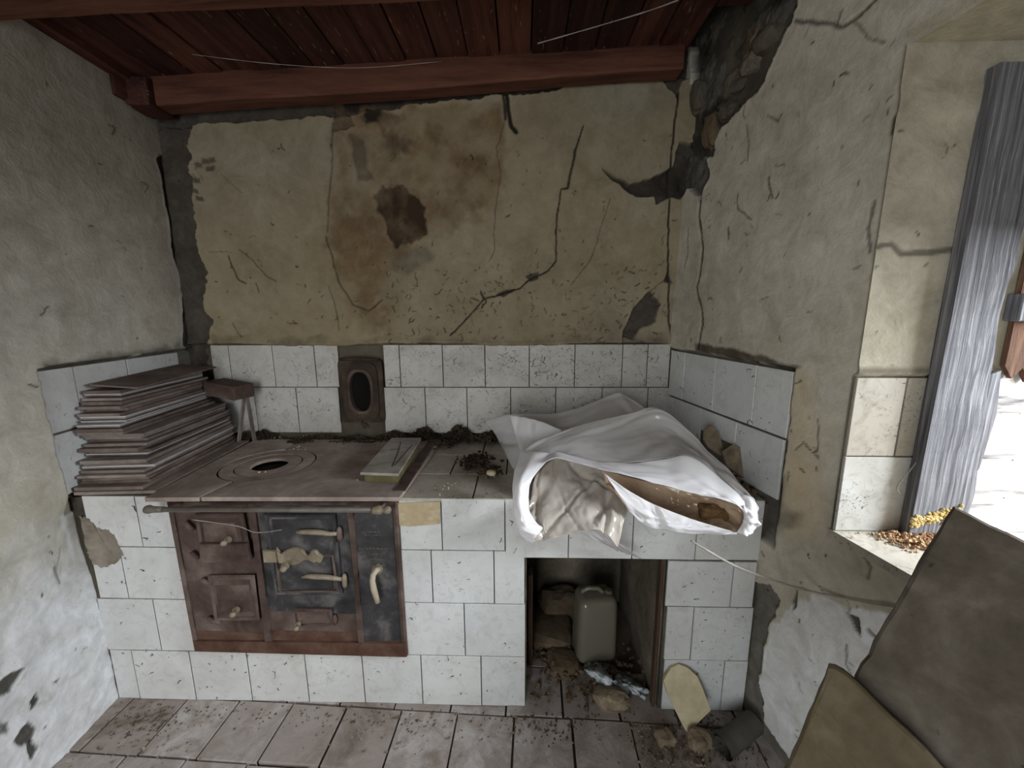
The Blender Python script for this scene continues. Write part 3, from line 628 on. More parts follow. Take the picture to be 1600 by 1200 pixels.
# ---- ceiling of boards on beams
def ceil_z(x): return 2.292+(x+1.5)*0.035
mb = MB(); mb.box((-.3, 0, 2.62), (3.6, 4.3, .08)); ceiling = tag(mb.build('ceiling', CEILWOOD, None, (0, 0, 0)), kind='structure')
bwid = 0.118; x = -1.62; i = 0
while x < 0.86:
    me = MB(); end = 1.86
    if x > .52: end = 1.60-rnd.uniform(0, .12)
    z = ceil_z(x+bwid/2)+rnd.uniform(0, .006)
    me.box((0, (end-1.85)/2, .011), (bwid-rnd.uniform(.003, .009), end+1.85, .022), Matrix.Rotation(rnd.uniform(-.02, .02)-.035, 3, 'Y'), 0.002)
    o = bpy.data.objects.new('ceiling_board', me.mesh('ceiling_board', CEILWOOD)); COL.objects.link(o); o.location = (x+bwid/2, 0, z); o.parent = ceiling
    x += bwid; i += 1
def beam(name, Y0, Y1, hgt, zl, zr, x0, x1, mat):
    mb = MB(); vs = []
    segs = 24
    for k in range(segs+1):
        t = k/segs; x = x0+(x1-x0)*t; z = zl+(zr-zl)*t+0.004*math.sin(t*9)+rnd.uniform(-.0015, .0015); y = rnd.uniform(-.002, .002)
        vs += [(x, Y0+y+.006, z), (x, Y0+y, z+.008), (x, Y0+y, z+hgt), (x, Y1, z+hgt), (x, Y1, z)]
    fs = [(k*5+a, k*5+(a+1) % 5, (k+1)*5+(a+1) % 5, (k+1)*5+a) for k in range(segs) for a in range(5)]+[(4, 3, 2, 1, 0), tuple(segs*5+a for a in range(5))]
    mb.add(vs, fs); return tag(mb.build(name, mat, None), kind='structure')
beam('trim_1', 1.72, 1.80, 0.10, 2.188, 2.288, -1.56, 0.60, REDWOOD)
beam('trim_2', 1.00, 1.268, 0.14, 2.205, 2.262, -1.56, 0.86, REDWOOD)
mb = MB(); mb.box((-1.475, 1.745, 2.232), (.085, .13, .10), rotz(.1), 0.006); mb.box((-1.51, 1.69, 2.235), (.03, .1, .07), rotz(-.3), 0.004)
tag(mb.build('trim_3', CEILWOOD, None), kind='structure')
mb = MB()
for k in range(12):
    t0 = .03+k*.07; p0 = LB+LU*t0+LN*.03; mb.box((p0[0], p0[1], ceil_z(-1.5)-.012), (.05, .072, .028), Matrix.Rotation(.09, 3, 'Z'))
tag(mb.build('trim_4', CEILWOOD, None), kind='structure')

# ---- wall tiles
BT = np.array([0, BY, 0.])
def bx(px, py): return onY(px, py, BY)[0]
zr1, zr2, zr3 = 1.252, 1.055, 0.835
for xs, z0, z1, py in (((332, 360, 428, 493, 530), zr2, zr1, 570), ((600, 625, 692, 758, 827, 898, 972, 1011, 1046), zr2, zr1, 570),
                       ((330, 400, 465, 531), zr3, zr2, 635), ((600, 665, 730, 798, 868, 940, 1011, 1046), zr3, zr2, 635)):
    for i in range(len(xs)-1): tile(wall_back, BT, Ux, Vz, Ny, bx(xs[i], py), bx(xs[i+1], py), z0, z1, TILE_BACK, lift=-0.006)
def ru(px, py): P = onP(px, py, RB, RN); return (P-RB)@RU
for us, z0, z1 in (((0.004, .114, .315, .52, .662), 1.022, 1.226), ((0.004, .05, .25, .455, .655), .822, 1.018)):
    for i in range(len(us)-1):
        if z0 < .9 and i == 2: z1_ = z1; tile(wall_right, RB, RU, Vz, RN, us[i], us[i+1], .93, z1_, TILE, lift=-.006); continue
        tile(wall_right, RB, RU, Vz, RN, us[i], us[i+1], z0, z1, TILE, lift=-0.006)
for us, z0, z1 in (((0.06, .13, .325, .53, .64), 1.022, 1.226), ((0.02, .22, .42, .636), .812, 1.018)):
    for i in range(len(us)-1): tile(wall_left, LB, LU, Vz, LN, us[i], us[i+1], z0, z1, TILE, lift=-0.006)
def fleck_web(parent, O, U, V, N, regions, seed, name='soot_flecks'):
    r = random.Random(seed); mb = MB()
    for (u0_, u1_, v0_, v1_, n_, big) in regions:
        for i in range(n_):
            u = r.uniform(u0_, u1_); v = r.uniform(v0_, v1_); a = r.uniform(0, 6.28); L = abs(r.gauss(0, big))+.003; pts = []
            m_ = r.randint(3, 5)
            for k in range(m_):
                pts.append(Vector([float(q) for q in (O+U*u+V*v+N*r.uniform(.001, .002))])); a += r.uniform(-1.1, 1.1); u += math.cos(a)*L/m_; v += math.sin(a)*L/m_
            w = r.uniform(.0004, .0012); mb.tube(pts, [w*r.uniform(.4, 1.5) for _ in pts], 4)
    o = mb.build(name, FLECK, parent); o['kind'] = 'stuff'; return o
FLECK = mottled('dusty_dark_web', [srgb(44, 38, 32), srgb(70, 62, 54)], 20, .95, .0005)
zt_ = zr1-.006
fleck_web(wall_back, np.array([0, BY-.0025, 0]), Ux, Vz, Ny, ((-.55, .66, .85, zt_, 110, .014), (0.0, .66, 1.06, zt_, 90, .016), (-1.45, -.9, .88, zt_, 26, .018), (.02, .30, 1.06, 1.2, 40, .014), (.05, .12, 1.10, 1.2, 26, .02), (-.12, -.02, 1.15, 1.24, 26, .02), (.3, .38, .9, 1.02, 26, .02), (-.05, .05, .88, .98, 26, .018)), 5)
fleck_web(wall_right, RB+RN*.003, RU, Vz, RN, ((.05, .64, .84, 1.21, 45, .016),), 6)
# stones bared in the broken corner
for k, (px, py, rx, rz_) in enumerate(((1104, 205, .035, .065), (1140, 130, .05, .04), (1190, 60, .05, .035), (1130, 175, .04, .03), (1165, 100, .035, .03), (1085, 150, .035, .06))):
    P = onP(px, py, RB, RN)-RN*(-0.0)-RN*0.03
    mb = MB(); mb.bm(rock(k+3, .035, rx, rz_, 3, .34), rotz(.19), Vector(P)); mb.build('stone', [STONED, CEMENT, CEMENT, CEMENT, NICHE, CEMENT][k], wall_right)

# ================================================================== MASONRY COUNTER
FY = 1.234
ctr = thing('masonry_counter', (-.36, 1.5, 0), 'white-tiled masonry kitchen counter with an open niche at the right', 'counter')
mb = MB()
mb.box((-.755, (FY+1.835)/2, .396), (1.51, 1.835-FY, .79)); mb.box((.24, (FY+1.835)/2, .695), (.50, 1.835-FY, .19))
pr = [(.482, FY), (.79, FY), (.675, 1.835), (.482, 1.835)]
mb.add([(x, y, 0) for x, y in pr]+[(x, y, .79) for x, y in pr], [(3, 2, 1, 0), (4, 5, 6, 7)]+[(i, (i+1) % 4, 4+(i+1) % 4, 4+i) for i in range(4)])
mb.build('body', GROUT, ctr)
mb = MB(); mb.box((.008, 1.54, .30), (.012, .58, .60)); mb.box((.476, 1.54, .30), (.012, .58, .60)); mb.box((.24, 1.80, .30), (.46, .05, .60)); mb.box((.24, 1.54, .594), (.46, .58, .012))
mb.build('niche_lining', NICHE, ctr)
CO = np.array([0, FY, 0.])
rows = [.803, .617, .418, .21, .004]
def cx(px, py): return onY(px, py, FY-.008)[0]
def trow(r, xs, mat=TILE, z0=None, z1=None):
    py = (820, 905, 988, 1065)[r]
    xs = [cx(x, py) if isinstance(x, int) else x for x in xs]
    for i in range(len(xs)-1): tile(ctr, CO, Ux, Vz, Ny, xs[i], xs[i+1], z0 if z0 is not None else rows[r+1], z1 or rows[r], mat, lift=-0.001)
trow(0, (136, 217, 274)); trow(1, (149, 195, 290)); trow(2, (162, 247, 310)); trow(3, (180, 214, 302, 390, 480, 568, 659, 752, 821))
trow(0, (624, 690, 789)); trow(0, (789, 889, 990, 1090, .775), z0=.592); trow(1, (625, 675, 772, 820)); trow(2, (631, 726, 821))
trow(1, (1042, 1145, .772), z1=.588); trow(2, (1040, 1082, .778)); trow(3, (1036, 1130, .78))
fleck_web(ctr, CO+Ny*.0085, Ux, Vz, Ny, ((-1.44, -1.22, .05, .78, 26, .012), (-1.4, 0.0, .02, .20, 60, .010), (-.38, 0.0, .2, .78, 20, .012), (.50, .76, .05, .56, 34, .012), (.05, .76, .62, .78, 14, .010)), 7)
# worktop tiles
TO = np.array([0, 0, .790]); Vy = np.array([0, 1., 0])
for (y0, y1, xs) in ((FY-.010, 1.425, (-.40, -.162, .04, .245, .45, .655, .775)), (1.425, 1.628, (-.40, -.27, -.06, .145, .35, .55, .73)), (1.628, 1.825, (-.40, -.17, .035, .24, .44, .64))):
    for i in range(len(xs)-1): tile(ctr, TO, Ux, Vy, ZV, xs[i], xs[i+1], y0, y1, TILE_TOP, t=.012, gap=.005)
mb = MB(); mb.box((-.80, 1.80, .800), (1.0, .055, .02), None, .003); mb.box((-1.36, 1.53, .797), (.28, .58, .012)); mb.build('mortar_bed', GROUT, ctr)
# patch of old cement where a front tile broke, and a yellow stained mortar piece by the range
mb = MB(); P = [onY(x/2.61, y/2.61+740, FY-.010) for x, y in ((325, 170), (365, 190), (400, 225), (440, 235), (470, 260), (500, 330), (470, 365), (420, 385), (380, 370), (352, 300))]
Pj = []
for i in range(len(P)):
    a_, b_ = P[i], P[(i+1) % len(P)]
    for k in range(6):
        q_ = a_+(b_-a_)*k/6; Pj.append((q_[0]+rnd.uniform(-.005, .005), q_[2]+rnd.uniform(-.005, .005)))
mb.prism(Pj, (0, FY-.0005-.008, 0), (1, 0, 0), (0, 0, 1), (0, -1, 0), .003, .001); mb.build('cement_patch', mottled('tan_cement', [srgb(112, 103, 92), srgb(138, 129, 117), srgb(158, 150, 138)], 12, .95, .003), ctr)
mb = MB(); P = [onY(x, y, FY-.010) for x, y in ((622, 786), (688, 784), (688, 818), (640, 822), (624, 820))]
mb.prism([(p[0], p[2]) for p in P], (0, FY-.009, 0), (1, 0, 0), (0, 0, 1), (0, -1, 0), .003, .001)
mb.build('stained_mortar', mottled('yellow_stained_mortar', [srgb(178, 164, 136), srgb(186, 168, 134), srgb(204, 196, 176)], 14, 0.9, 0.001), ctr)
mb = MB(); P = [(-1.51, .0), (-1.44, .0), (-1.44, .30), (-1.43, .6), (-1.42, .70), (-1.43, .795), (-1.51, .795)]
mb.prism(P, (0, FY-.0005, 0), (1, 0, 0), (0, 0, 1), (0, -1, 0), .003, .001); mb.build('mortar_joint', CEMENT, ctr)
# thin wooden jamb inside the niche
DKW = mottled('dark_smoked_wood', [srgb(52, 38, 30), srgb(76, 58, 46), srgb(92, 74, 60)], 6, .9, .002, (6, 6, .6))
mb = MB(); mb.box((.466, FY+.012, .30), (.010, .03, .585), None, .002); mb.build('wooden_jamb', DKW, ctr)
mb = MB(); mb.box((.030, 1.42, .21), (.02, .06, .40), None, .003); mb.build('wooden_jamb', DKW, ctr)

# ================================================================== CAST IRON RANGE
RY = FY-.012
rng = thing('cast_iron_range', (-.80, 1.5, .2), 'rusty built-in cast iron wood range with black doors and brass handles', 'stove')
def rp(px, py, Y=None): p = onY(px, py, Y or RY); return (p[0], p[2])
def rpoly(name, pts, Y, t, mat, parent=rng, bev=True):
    P = [rp(x, y, Y-t) for x, y in pts]
    if sum(P[i][0]*P[(i+1) % len(P)][1]-P[(i+1) % len(P)][0]*P[i][1] for i in range(len(P))) < 0: P = P[::-1]
    mb = MB(); c = np.mean(P, 0); n = len(P)
    ins = [tuple(np.array(p)+(c-np.array(p))/np.linalg.norm(c-np.array(p))*min(.0035, t*.5)) for p in P]
    vs = [(p[0], Y, p[1]) for p in P]+[(p[0], Y-t*.6, p[1]) for p in P]+[(p[0], Y-t, p[1]) for p in ins]
    mb.add(vs, [tuple(range(n)), tuple(range(3*n-1, 2*n-1, -1))]+[(a+i, a+n+i, a+n+(i+1) % n, a+(i+1) % n) for a in (0, n) for i in range(n)])
    return mb.build(name, mat, parent)
def rframe(name, outer, w, Y, t, mat, parent=rng):
    """mitred rectangular frame from four px corners"""
    P = np.array([rp(x, y, Y-t) for x, y in outer]); c = P.mean(0)
    Q = []
    for i in range(4):
        a = P[i]-P[i-1]; b = P[(i+1) % 4]-P[i]; a = a/np.linalg.norm(a); b = b/np.linalg.norm(b)
        Q.append(P[i]+(b-a)*w)
    Q = np.array(Q); mid = (P*.65+Q*.35)
    vs = [(p[0], Y, p[1]) for p in P]+[(p[0], Y-t, p[1]) for p in mid]+[(p[0], Y-t*.75, p[1]) for p in Q]+[(p[0], Y, p[1]) for p in Q]
    mb = MB(); mb.add(vs, [(a*4+i, (a+1)*4+i, (a+1)*4+(i+1) % 4, a*4+(i+1) % 4) for a in range(3) for i in range(4)]); return mb.build(name, mat, parent)
TL, TR, BR, BL = (259, 783), (620, 783), (636, 1027), (303, 1018)
rpoly('front_plate', (TL, TR, BR, BL), RY+.008, .010, RUST)
rframe('front_frame', (TL, TR, BR, BL), .016, RY+.002, .012, RUST)
rpoly('bottom_rail', ((300, 1002), (634, 1006), (636, 1027), (303, 1018)), RY, .012, RUSTRED)
rpoly('divider', ((388, 786), (397, 786), (424, 1004), (414, 1004)), RY, .012, RUST); rpoly('divider', ((543, 786), (550, 786), (568, 1006), (560, 1006)), RY, .012, RUST)
rpoly('side_panel', ((551, 800), (613, 800), (628, 1002), (569, 1002)), RY-.000, .004, IRON)
rpoly('oven_panel', ((400, 790), (541, 790), (558, 960), (420, 955)), RY, .003, IRON)
rpoly('lower_panel', ((308, 985), (413, 990), (414, 1002), (303, 1001)), RY, .003, RUSTRED); rpoly('lower_panel', ((425, 985), (556, 988), (559, 1004), (426, 1003)), RY, .003, RUSTRED)
# lettering cast in the right panel is worn to short illegible ridges
mb = MB()
for y, x0, x1 in ((831, 566, 592), (836, 572, 596), (857, 562, 590), (857, 592, 607), (865, 564, 592), (873, 568, 596), (882, 574, 600)):
    x = x0
    while x < x1:
        w = rnd.uniform(1.5, 4); p = onY(x, y+rnd.uniform(-1, 1), RY-.004); mb.box((p[0], RY-.005, p[2]), (w*.002, .003, .003)); x += w+1.5
mb.build('worn_relief', RAILM, rng)['kind'] = 'stuff'
def knob(parent, px, py, Y, s=1.0, tilt=(.35, .25), mat=BRASS, name='knob'):
    p = onY(px, py, Y); d = Vector((tilt[0], -1, tilt[1])).normalized(); P = Vector(p)
    L = .045*s; prof = [(0, .012), (.15, .012), (.25, .006), (.55, .005), (.75, .008), (.9, .010), (1, .007)]
    mb = MB(); mb.tube([P+d*L*t for t, r in prof], [r*s for t, r in prof], 10); return mb.build(name, mat, parent)
# firebox door (upper left), hanging slightly open
def door(pts, panel, mat, name, kn, frame_w=.014, lift=0.0):
    d = rpoly(name, pts, RY-.004-lift, .012, mat)
    rframe('door_frame', pts, frame_w, RY-.014-lift, .006, mat, d)
    if panel: rpoly('door_panel', panel, RY-.014-lift, .004, mat, d)
    if kn: knob(d, kn[0], kn[1], RY-.018-lift, kn[2] if len(kn) > 2 else 1.0)
    return d
d = door(((303, 804), (377, 803), (390, 878), (312, 878)), ((316, 818), (365, 817), (373, 848), (320, 850)), RUST, 'firebox_door', (357, 843), lift=.010)
rpoly('door_ledge', ((310, 850), (384, 850), (390, 878), (312, 880)), RY-.026, .014, RUST, d)
d = door(((323, 901), (396, 900), (404, 970), (334, 972)), ((335, 915), (388, 914), (392, 956), (342, 960)), RUST, 'ash_door', (370, 952))
mb = MB()
for (x0, y0, x1, y1) in ((316, 905, 334, 912), (325, 965, 345, 972), (290, 815, 304, 828), (300, 862, 312, 872)):
    a = Vector(onY(x0, y0, RY-.012)); b = Vector(onY(x1, y1, RY-.012)); mb = MB(); mb.tube([a, a.lerp(b, .5)+Vector((0, -.004, 0)), b], [.007, .009, .006], 8); mb.build('hinge', RUST, rng)
d = door(((411, 803), (522, 803), (534, 930), (429, 931)), ((424, 812), (511, 812), (521, 920), (438, 921)), IRON, 'oven_door', None, .012)
rframe('door_moulding', ((428, 868), (520, 868), (528, 926), (437, 927)), .006, RY-.018, .006, RUST, d)
def lever(pts, rs, Y, parent, name, mat=BRASS):
    mb = MB(); mb.tube([onY(x, y, Y-dy) for x, y, dy in pts], rs, 10); return mb.build(name, mat, parent)
rpoly('latch_plate', ((409, 861), (431, 861), (434, 880), (411, 880)), RY-.016, .012, BRASS, d)
# wavy latch bar
up = [(430, 858), (433, 862), (438, 866), (446, 860), (454, 857), (462, 857), (470, 860), (478, 867), (484, 868), (488, 860), (493, 861), (496, 866), (504, 872)]
dn = [(500, 880), (495, 878), (492, 880), (484, 876), (476, 876), (468, 881), (460, 884), (450, 884), (442, 882), (434, 880)]
latch = rpoly('latch_bar', up+dn, RY-.020, .012, BRASS, d); knob(latch, 446, 884, RY-.03, 1.1, (.45, .40))
lever(((463, 831, .0), (468, 831, .004), (480, 831, .006), (500, 832, .006), (515, 834, .004), (526, 834, 0)), [.004, .007, .0085, .009, .0075, .006], RY-.022, d, 'hinge_strap')
lever(((472, 902, .0), (480, 900, .004), (495, 901, .006), (512, 902, .005), (534, 905, 0)), [.004, .0075, .009, .0085, .006], RY-.022, d, 'hinge_strap')
for px, py in ((530, 830), (538, 903)):
    mb = MB(); p = Vector(onY(px, py, RY-.014)); mb.tube([p+Vector((0, 0, .016)), p+Vector((0, 0, .010)), p, p-Vector((0, 0, .022)), p-Vector((0, 0, .034))], [.003, .007, .009, .009, .006], 10); mb.build('hinge_pin', RUST if py < 880 else BRASS, d)
d = door(((458, 953), (516, 954), (521, 979), (462, 979)), ((470, 959), (508, 960), (511, 973), (473, 973)), RUST, 'soot_door', (466, 975, .8), .008)
mb = MB(); p = Vector(onY(523, 968, RY-.012)); mb.tube([p+Vector((0, 0, .018)), p, p-Vector((0, 0, .018))], [.005, .009, .006], 8); mb.build('hinge_pin', RUST, d)
# damper handle on the right panel
hd = rpoly('damper_boss', tuple((588+9*math.cos(a*.7854), 892+9*math.sin(a*.7854)) for a in range(8)), RY-.004, .012, BRASS)
lever(((592, 890, .01), (588, 891, .028), (583, 898, .034), (582, 908, .034), (584, 920, .032), (587, 930, .03), (590, 941, .028)), [.011, .010, .009, .009, .010, .0095, .008], RY-.004, hd, 'damper_handle', mottled('cream_porcelain', [srgb(160, 148, 128), srgb(190, 178, 158)], 12, .4, .0003))
# towel rail
a, b = Vector(onY(226, 796, RY-.055)), Vector(onY(611, 797, RY-.055)); t = (b-a)
mb = MB(); mb.tube([a.lerp(b, .06), a.lerp(b, .94)], .0085, 12); rail = mb.build('towel_rail', RAILM, rng)
for q0, s in ((a, 1), (b, -1)):
    e = t.normalized()*s; mb = MB(); prof = [(0, .004), (.004, .011), (.012, .013), (.020, .010), (.024, .0075), (.030, .013), (.040, .015), (.052, .012), (.058, .010)] if s < 0 else [(0, .005), (.004, .012), (.014, .014), (.024, .011), (.045, .010), (.060, .0095)]
    mb.tube([q0+e*u for u, r in prof], [r for u, r in prof], 12); mb.build('rail_finial', BRASS if s < 0 else RAILM, rail)
for f in (.10, .955):
    p = a.lerp(b, f); mb = MB(); mb.tube([p, p+Vector((0, .03, 0)), p+Vector((0, .058, .0))], [.006, .006, .009], 8); mb.build('rail_bracket', RUST, rail)
# hob plates
HZ = .806; HY0 = 1.186
def hobplate(name, poly, mat=HOB, t=.014, z=HZ, hole=None, parent=rng):
    bm = bmesh.new(); n = len(poly)
    if hole:
        (hx, hy, hr) = hole; m = 40; inner = [(hx+hr*math.cos(2*math.pi*k/m), hy+hr*math.sin(2*math.pi*k/m)) for k in range(m)]
        vo = [bm.verts.new((*p, z+t)) for p in poly]; vi = [bm.verts.new((*p, z+t)) for p in inner]
        ed = [bm.edges.new((vo[i], vo[(i+1) % n])) for i in range(n)]+[bm.edges.new((vi[i], vi[(i+1) % m])) for i in range(m)]
        bmesh.ops.triangle_fill(bm, edges=ed, use_beauty=True)
    else:
        bm.faces.new([bm.verts.new((*p, z+t)) for p in poly])
    g = bmesh.ops.extrude_face_region(bm, geom=bm.faces[:]); 
    for v in g['geom']:
        if isinstance(v, bmesh.types.BMVert): v.co.z -= t
    mb = MB(); mb.bm(bm); bm.free(); return mb.build(name, mat, parent)
hc = (-.985, 1.475); HR = .168
def arc(c, r, a0, a1, n=20): return [(c[0]+r*math.cos(a0+(a1-a0)*k/n), c[1]+r*math.sin(a0+(a1-a0)*k/n)) for k in range(n+1)]
xl, xr, yb = -1.235, -.372, 1.775
# left plate and right plate meet at a joint that runs into the ring opening
a1 = math.radians(-98); a2 = math.radians(100)
gapx = .003
lp = [(xl, yb), (xl+.03, HY0-.006), (-1.035, HY0)]+arc(hc, HR, a1-.03, a1-.03-(2*math.pi-(a2-a1))+.06, 24)+[(hc[0]-.03-gapx, yb)]
rp_ = [(-1.035+.008, HY0+.002), (xr-.02, HY0+.012), (xr, yb), (hc[0]-.03+gapx, yb)]+arc(hc, HR, a2-.03, a1+.03, 24)
hobplate('hob_plate', lp); hobplate('hob_plate', rp_)
ring = [(hc[0]+(HR-.006)*math.cos(2*math.pi*k/40), hc[1]+(HR-.006)*math.sin(2*math.pi*k/40)) for k in range(40)]
hobplate('hob_ring', ring, HOB, .013, HZ-.001, (hc[0], hc[1], .118))
ring = [(hc[0]+.1135*math.cos(2*math.pi*k/40), hc[1]+.1135*math.sin(2*math.pi*k/40)) for k in range(40)]
hobplate('hob_ring', ring, HOB, .012, HZ-.002, (hc[0]+.0, hc[1]+.005, .066))
mb = MB(); mb.tube([(hc[0], hc[1], .795), (hc[0], hc[1], .7955)], .14, 24); mb.build('fire_pit', BLACK, rng)
hobplate('hob_strip', [(-.42, 1.24), (-.385, 1.24), (-.39, 1.77), (-.425, 1.77)], RUST, .004, HZ+.014)

# ================================================================== FLUE DOOR ON THE BACK WALL
fl = thing('flue_door', (-.745, BY-.01, .83), 'rusty iron flue cleanout plate with an oval hole in the tiled back wall', 'flue door')
Fc = [(p[0], p[2]) for p in (onY(529, 562, BY-.01), onY(598, 560, BY-.01), onY(602, 660, BY-.01), onY(533, 660, BY-.01))]
fcx = sum(p[0] for p in Fc)/4; fcz = sum(p[1] for p in Fc)/4
def oval(w, h, n=32, e=3.0):
    r = []
    for k in range(n):
        a = 2*math.pi*k/n; c, s_ = math.cos(a), math.sin(a); r.append((abs(c)**(2/e)*w*(1 if c > 0 else -1), abs(s_)**(2/e)*h*(1 if s_ > 0 else -1)))
    return r
def ovalring(name, w0, h0, w1, h1, Y, t, mat, e0=6, e1=2.6, dz=0, m=32):
    A = oval(w0, h0, m, e0); B = oval(w1, h1, m, e1); mb = MB()
    cz = fcz+dz; cxx = fcx
    vs = [(cxx+p[0], Y+.01, cz+p[1]) for p in A]+[(cxx+p[0], Y-t, cz+p[1]) for p in A]+[(cxx+p[0], Y-t, cz+p[1]) for p in B]+[(cxx+p[0], Y+.02, cz+p[1]) for p in B]
    mb.add(vs, [(a*m+i, a*m+(i+1) % m, (a+1)*m+(i+1) % m, (a+1)*m+i) for a in range(3) for i in range(m)]); return mb.build(name, mat, fl)
hw = (Fc[1][0]-Fc[0][0])/2; hh = (Fc[0][1]-Fc[3][1])/2
FLM = mottled('dark_rusty_iron', [srgb(44, 36, 30), srgb(66, 55, 46), srgb(86, 76, 64)], 8, .85, .002)
ovalring('plate', hw, hh, .052, .098, BY-.006, .010, FLM, 14, 3.0)
ovalring('frame_ring', .082, .135, .056, .100, BY-.016, .010, FLM, 5, 3.0)
ovalring('hole_rim', .060, .104, .048, .092, BY-.022, .008, RUST, 3, 2.6)
mb = MB(); mb.box((fcx, BY+.010, fcz), (.12, .02, .22)); mb.build('flue_hole', BLACK, fl)
mb = MB(); mb.tube([(fcx-.09, BY-.018, fcz+.148), (fcx-.03, BY-.026, fcz+.152), (fcx+.03, BY-.026, fcz+.150), (fcx+.09, BY-.018, fcz+.146)], [.006, .009, .009, .006], 8); mb.tube([(fcx-.01, BY-.02, fcz-.13), (fcx-.005, BY-.03, fcz-.15), (fcx+.012, BY-.03, fcz-.172)], .006, 8); mb.build('latch', FLM, fl)

# ================================================================== PILE OF BOARDS
ordn = ['lowest', 'second', 'third', 'fourth', 'fifth', 'sixth', 'seventh', 'eighth', 'ninth', 'tenth', 'eleventh', 'twelfth', 'thirteenth', 'fourteenth', 'fifteenth', 'sixteenth']
def leftx(Y): return LB[0]+LU[0]/-LU[1]*(BY-Y)
zc = .809
bspec = []
for k in range(16): bspec.append(('low', k))
for k in range(12): bspec.append(('high', k))
for i, (half, k) in enumerate(bspec):
    t = .0115 + rnd.uniform(-.0015, .002)
    if half == 'low':
        yf = 1.235+rnd.uniform(-.012, .020)+k*.004; xr_ = -1.272-k*.0035+rnd.uniform(-.012, .012); yb_ = 1.765-rnd.uniform(0, .03); rot = rnd.uniform(-.025, .025)
        if k == 0: yf, xr_ = 1.222, -1.235
    else:
        yf = 1.262+rnd.uniform(-.012, .02)+k*.005; xr_ = -1.362-k*.003+rnd.uniform(-.010, .010); yb_ = 1.765-rnd.uniform(0, .03); rot = rnd.uniform(-.02, .02)+.02
    xl_ = leftx(yf)-.012+rnd.uniform(0, .012)
    white = (half, k) in (('low', 6), ('low', 9), ('high', 2), ('high', 3), ('high', 4), ('high', 10))
    mat = BOARD if rnd.random() < .55 else BOARD2
    pile = 'lower half' if half == 'low' else 'upper half'
    top = k == (15 if half == 'low' else 11)
    lab = f"thin {'white-edged ' if white else ''}brown board, {'topmost' if top else ordn[k]}{'' if top else (' from bottom' if k else '')} in the {pile} of the pile"
    cxm, cym = (xl_+xr_)/2, (yf+yb_)/2
    bo = thing('thin_board', (cxm, cym, zc), lab, 'board', 'boards piled beside the range')
    R = rotz(rot+.09); mb = MB(); tt = t-.0012
    mb.box((cxm, cym, zc+t*.5), (xr_-xl_, yb_-yf, tt if not white else tt*.55), R, .0012); mb.build('board', mat, bo)
    if white:
        mb = MB(); mb.box((cxm, cym, zc+t*.84), (xr_-xl_+.002, yb_-yf+.002, t*.28), R, .0008); mb.build('white_face', BOARDW, bo)
    zc += t
print('pile top', zc)
# loose board tilted on the top of the pile
mb = MB(); R = Matrix.Rotation(.015, 3, 'X')@Matrix.Rotation(.10, 3, 'Y')@rotz(.12)
mb.box((-1.425, 1.55, zc+.016), (.15, .44, .006), R, .001); tag(mb.build('thin_board', BOARD2), 'dark thin board lying askew on the very top of the pile', 'board', 'boards piled beside the range')

# rusty block wedged between the pile and the back wall
blk = onY(372, 606, 1.68)
mb = MB(); R = rotz(-.25)@Matrix.Rotation(.10, 3, 'Y'); mb.box((-1.30, 1.735, 1.065), (.17, .10, .062), R, .004)
tag(mb.build('rusty_iron_block', RUST), 'rust brown iron block propped on two thin tiles behind the board pile', 'iron block')
for k, (x, a, l) in enumerate(((-1.262, .24, 'inner'), (-1.232, -.05, 'outer'))):
    mb = MB(); R = Matrix.Rotation(a, 3, 'Y'); mb.box((x, 1.735+.02*k, .922), (.005, .022, .205), R, .001)
    tag(mb.build('thin_tile', BOARD), f'thin tile standing on edge under the rusty block, the {l} of two', 'tile')
# rag on the pile
zt = .809+16*.0118

# ================================================================== THINGS ON THE COUNTER
def crumbs(name, spots, mat, kind_label, cat, seed, smin=.003, smax=.012, parent=None):
    """loose heap: spots = (x, y, z, spread_x, spread_y, height, count)"""
    r = random.Random(seed); mb = MB()
    for (x, y, z, sx, sy, hgt, n) in spots:
        for i in range(n):
            gx, gy = r.gauss(0, .45), r.gauss(0, .45); k = math.exp(-(gx*gx+gy*gy)*1.8)
            if math.hypot(x+gx*sx+.985, y+gy*sy-1.48) < .08: continue
            s = r.uniform(smin, smax); P = Vector((x+gx*sx, y+gy*sy, z+hgt*k*r.random()+s*.2))
            R = Matrix.Rotation(r.uniform(0, 6), 3, 'Z')@Matrix.Rotation(r.uniform(0, 3), 3, 'X')
            v = [Vector((a*s*r.uniform(.5, 1.1), b*s*r.uniform(.4, .9), c*s*r.uniform(.3, .8))) for a, b, c in ((1, 0, 0), (-1, 0, 0), (0, 1, 0), (0, -1, 0), (0, 0, 1), (0, 0, -1))]
            mb.add([R@q+P for q in v], [(0, 2, 4), (2, 1, 4), (1, 3, 4), (3, 0, 4), (2, 0, 5), (1, 2, 5), (3, 1, 5), (0, 3, 5)])
    o = mb.build(name, mat); return tag(o, kind_label, cat, kind='stuff')
def onTop(px, py, z=.82): return onZ(px, py, z)
hs = []
for px, py, sx, sy, h, n in ((420, 668, .05, .03, .03, 120), (460, 660, .06, .03, .035, 160), (520, 672, .08, .02, .012, 120), (575, 668, .06, .015, .010, 60), (640, 660, .07, .03, .035, 220), (680, 662, .07, .03, .05, 280), (725, 670, .08, .035, .055, 300), (765, 682, .07, .05, .03, 200), (470, 690, .06, .03, .008, 110), (745, 720, .07, .08, .012, 160), (765, 735, .05, .05, .015, 80), (700, 690, .08, .06, .006, 90), (560, 690, .15, .03, .004, 80)):
    p = onZ(px, py, .82); y = min(p[1], 1.80); hs.append((p[0], y, .816, sx, sy, h, n))
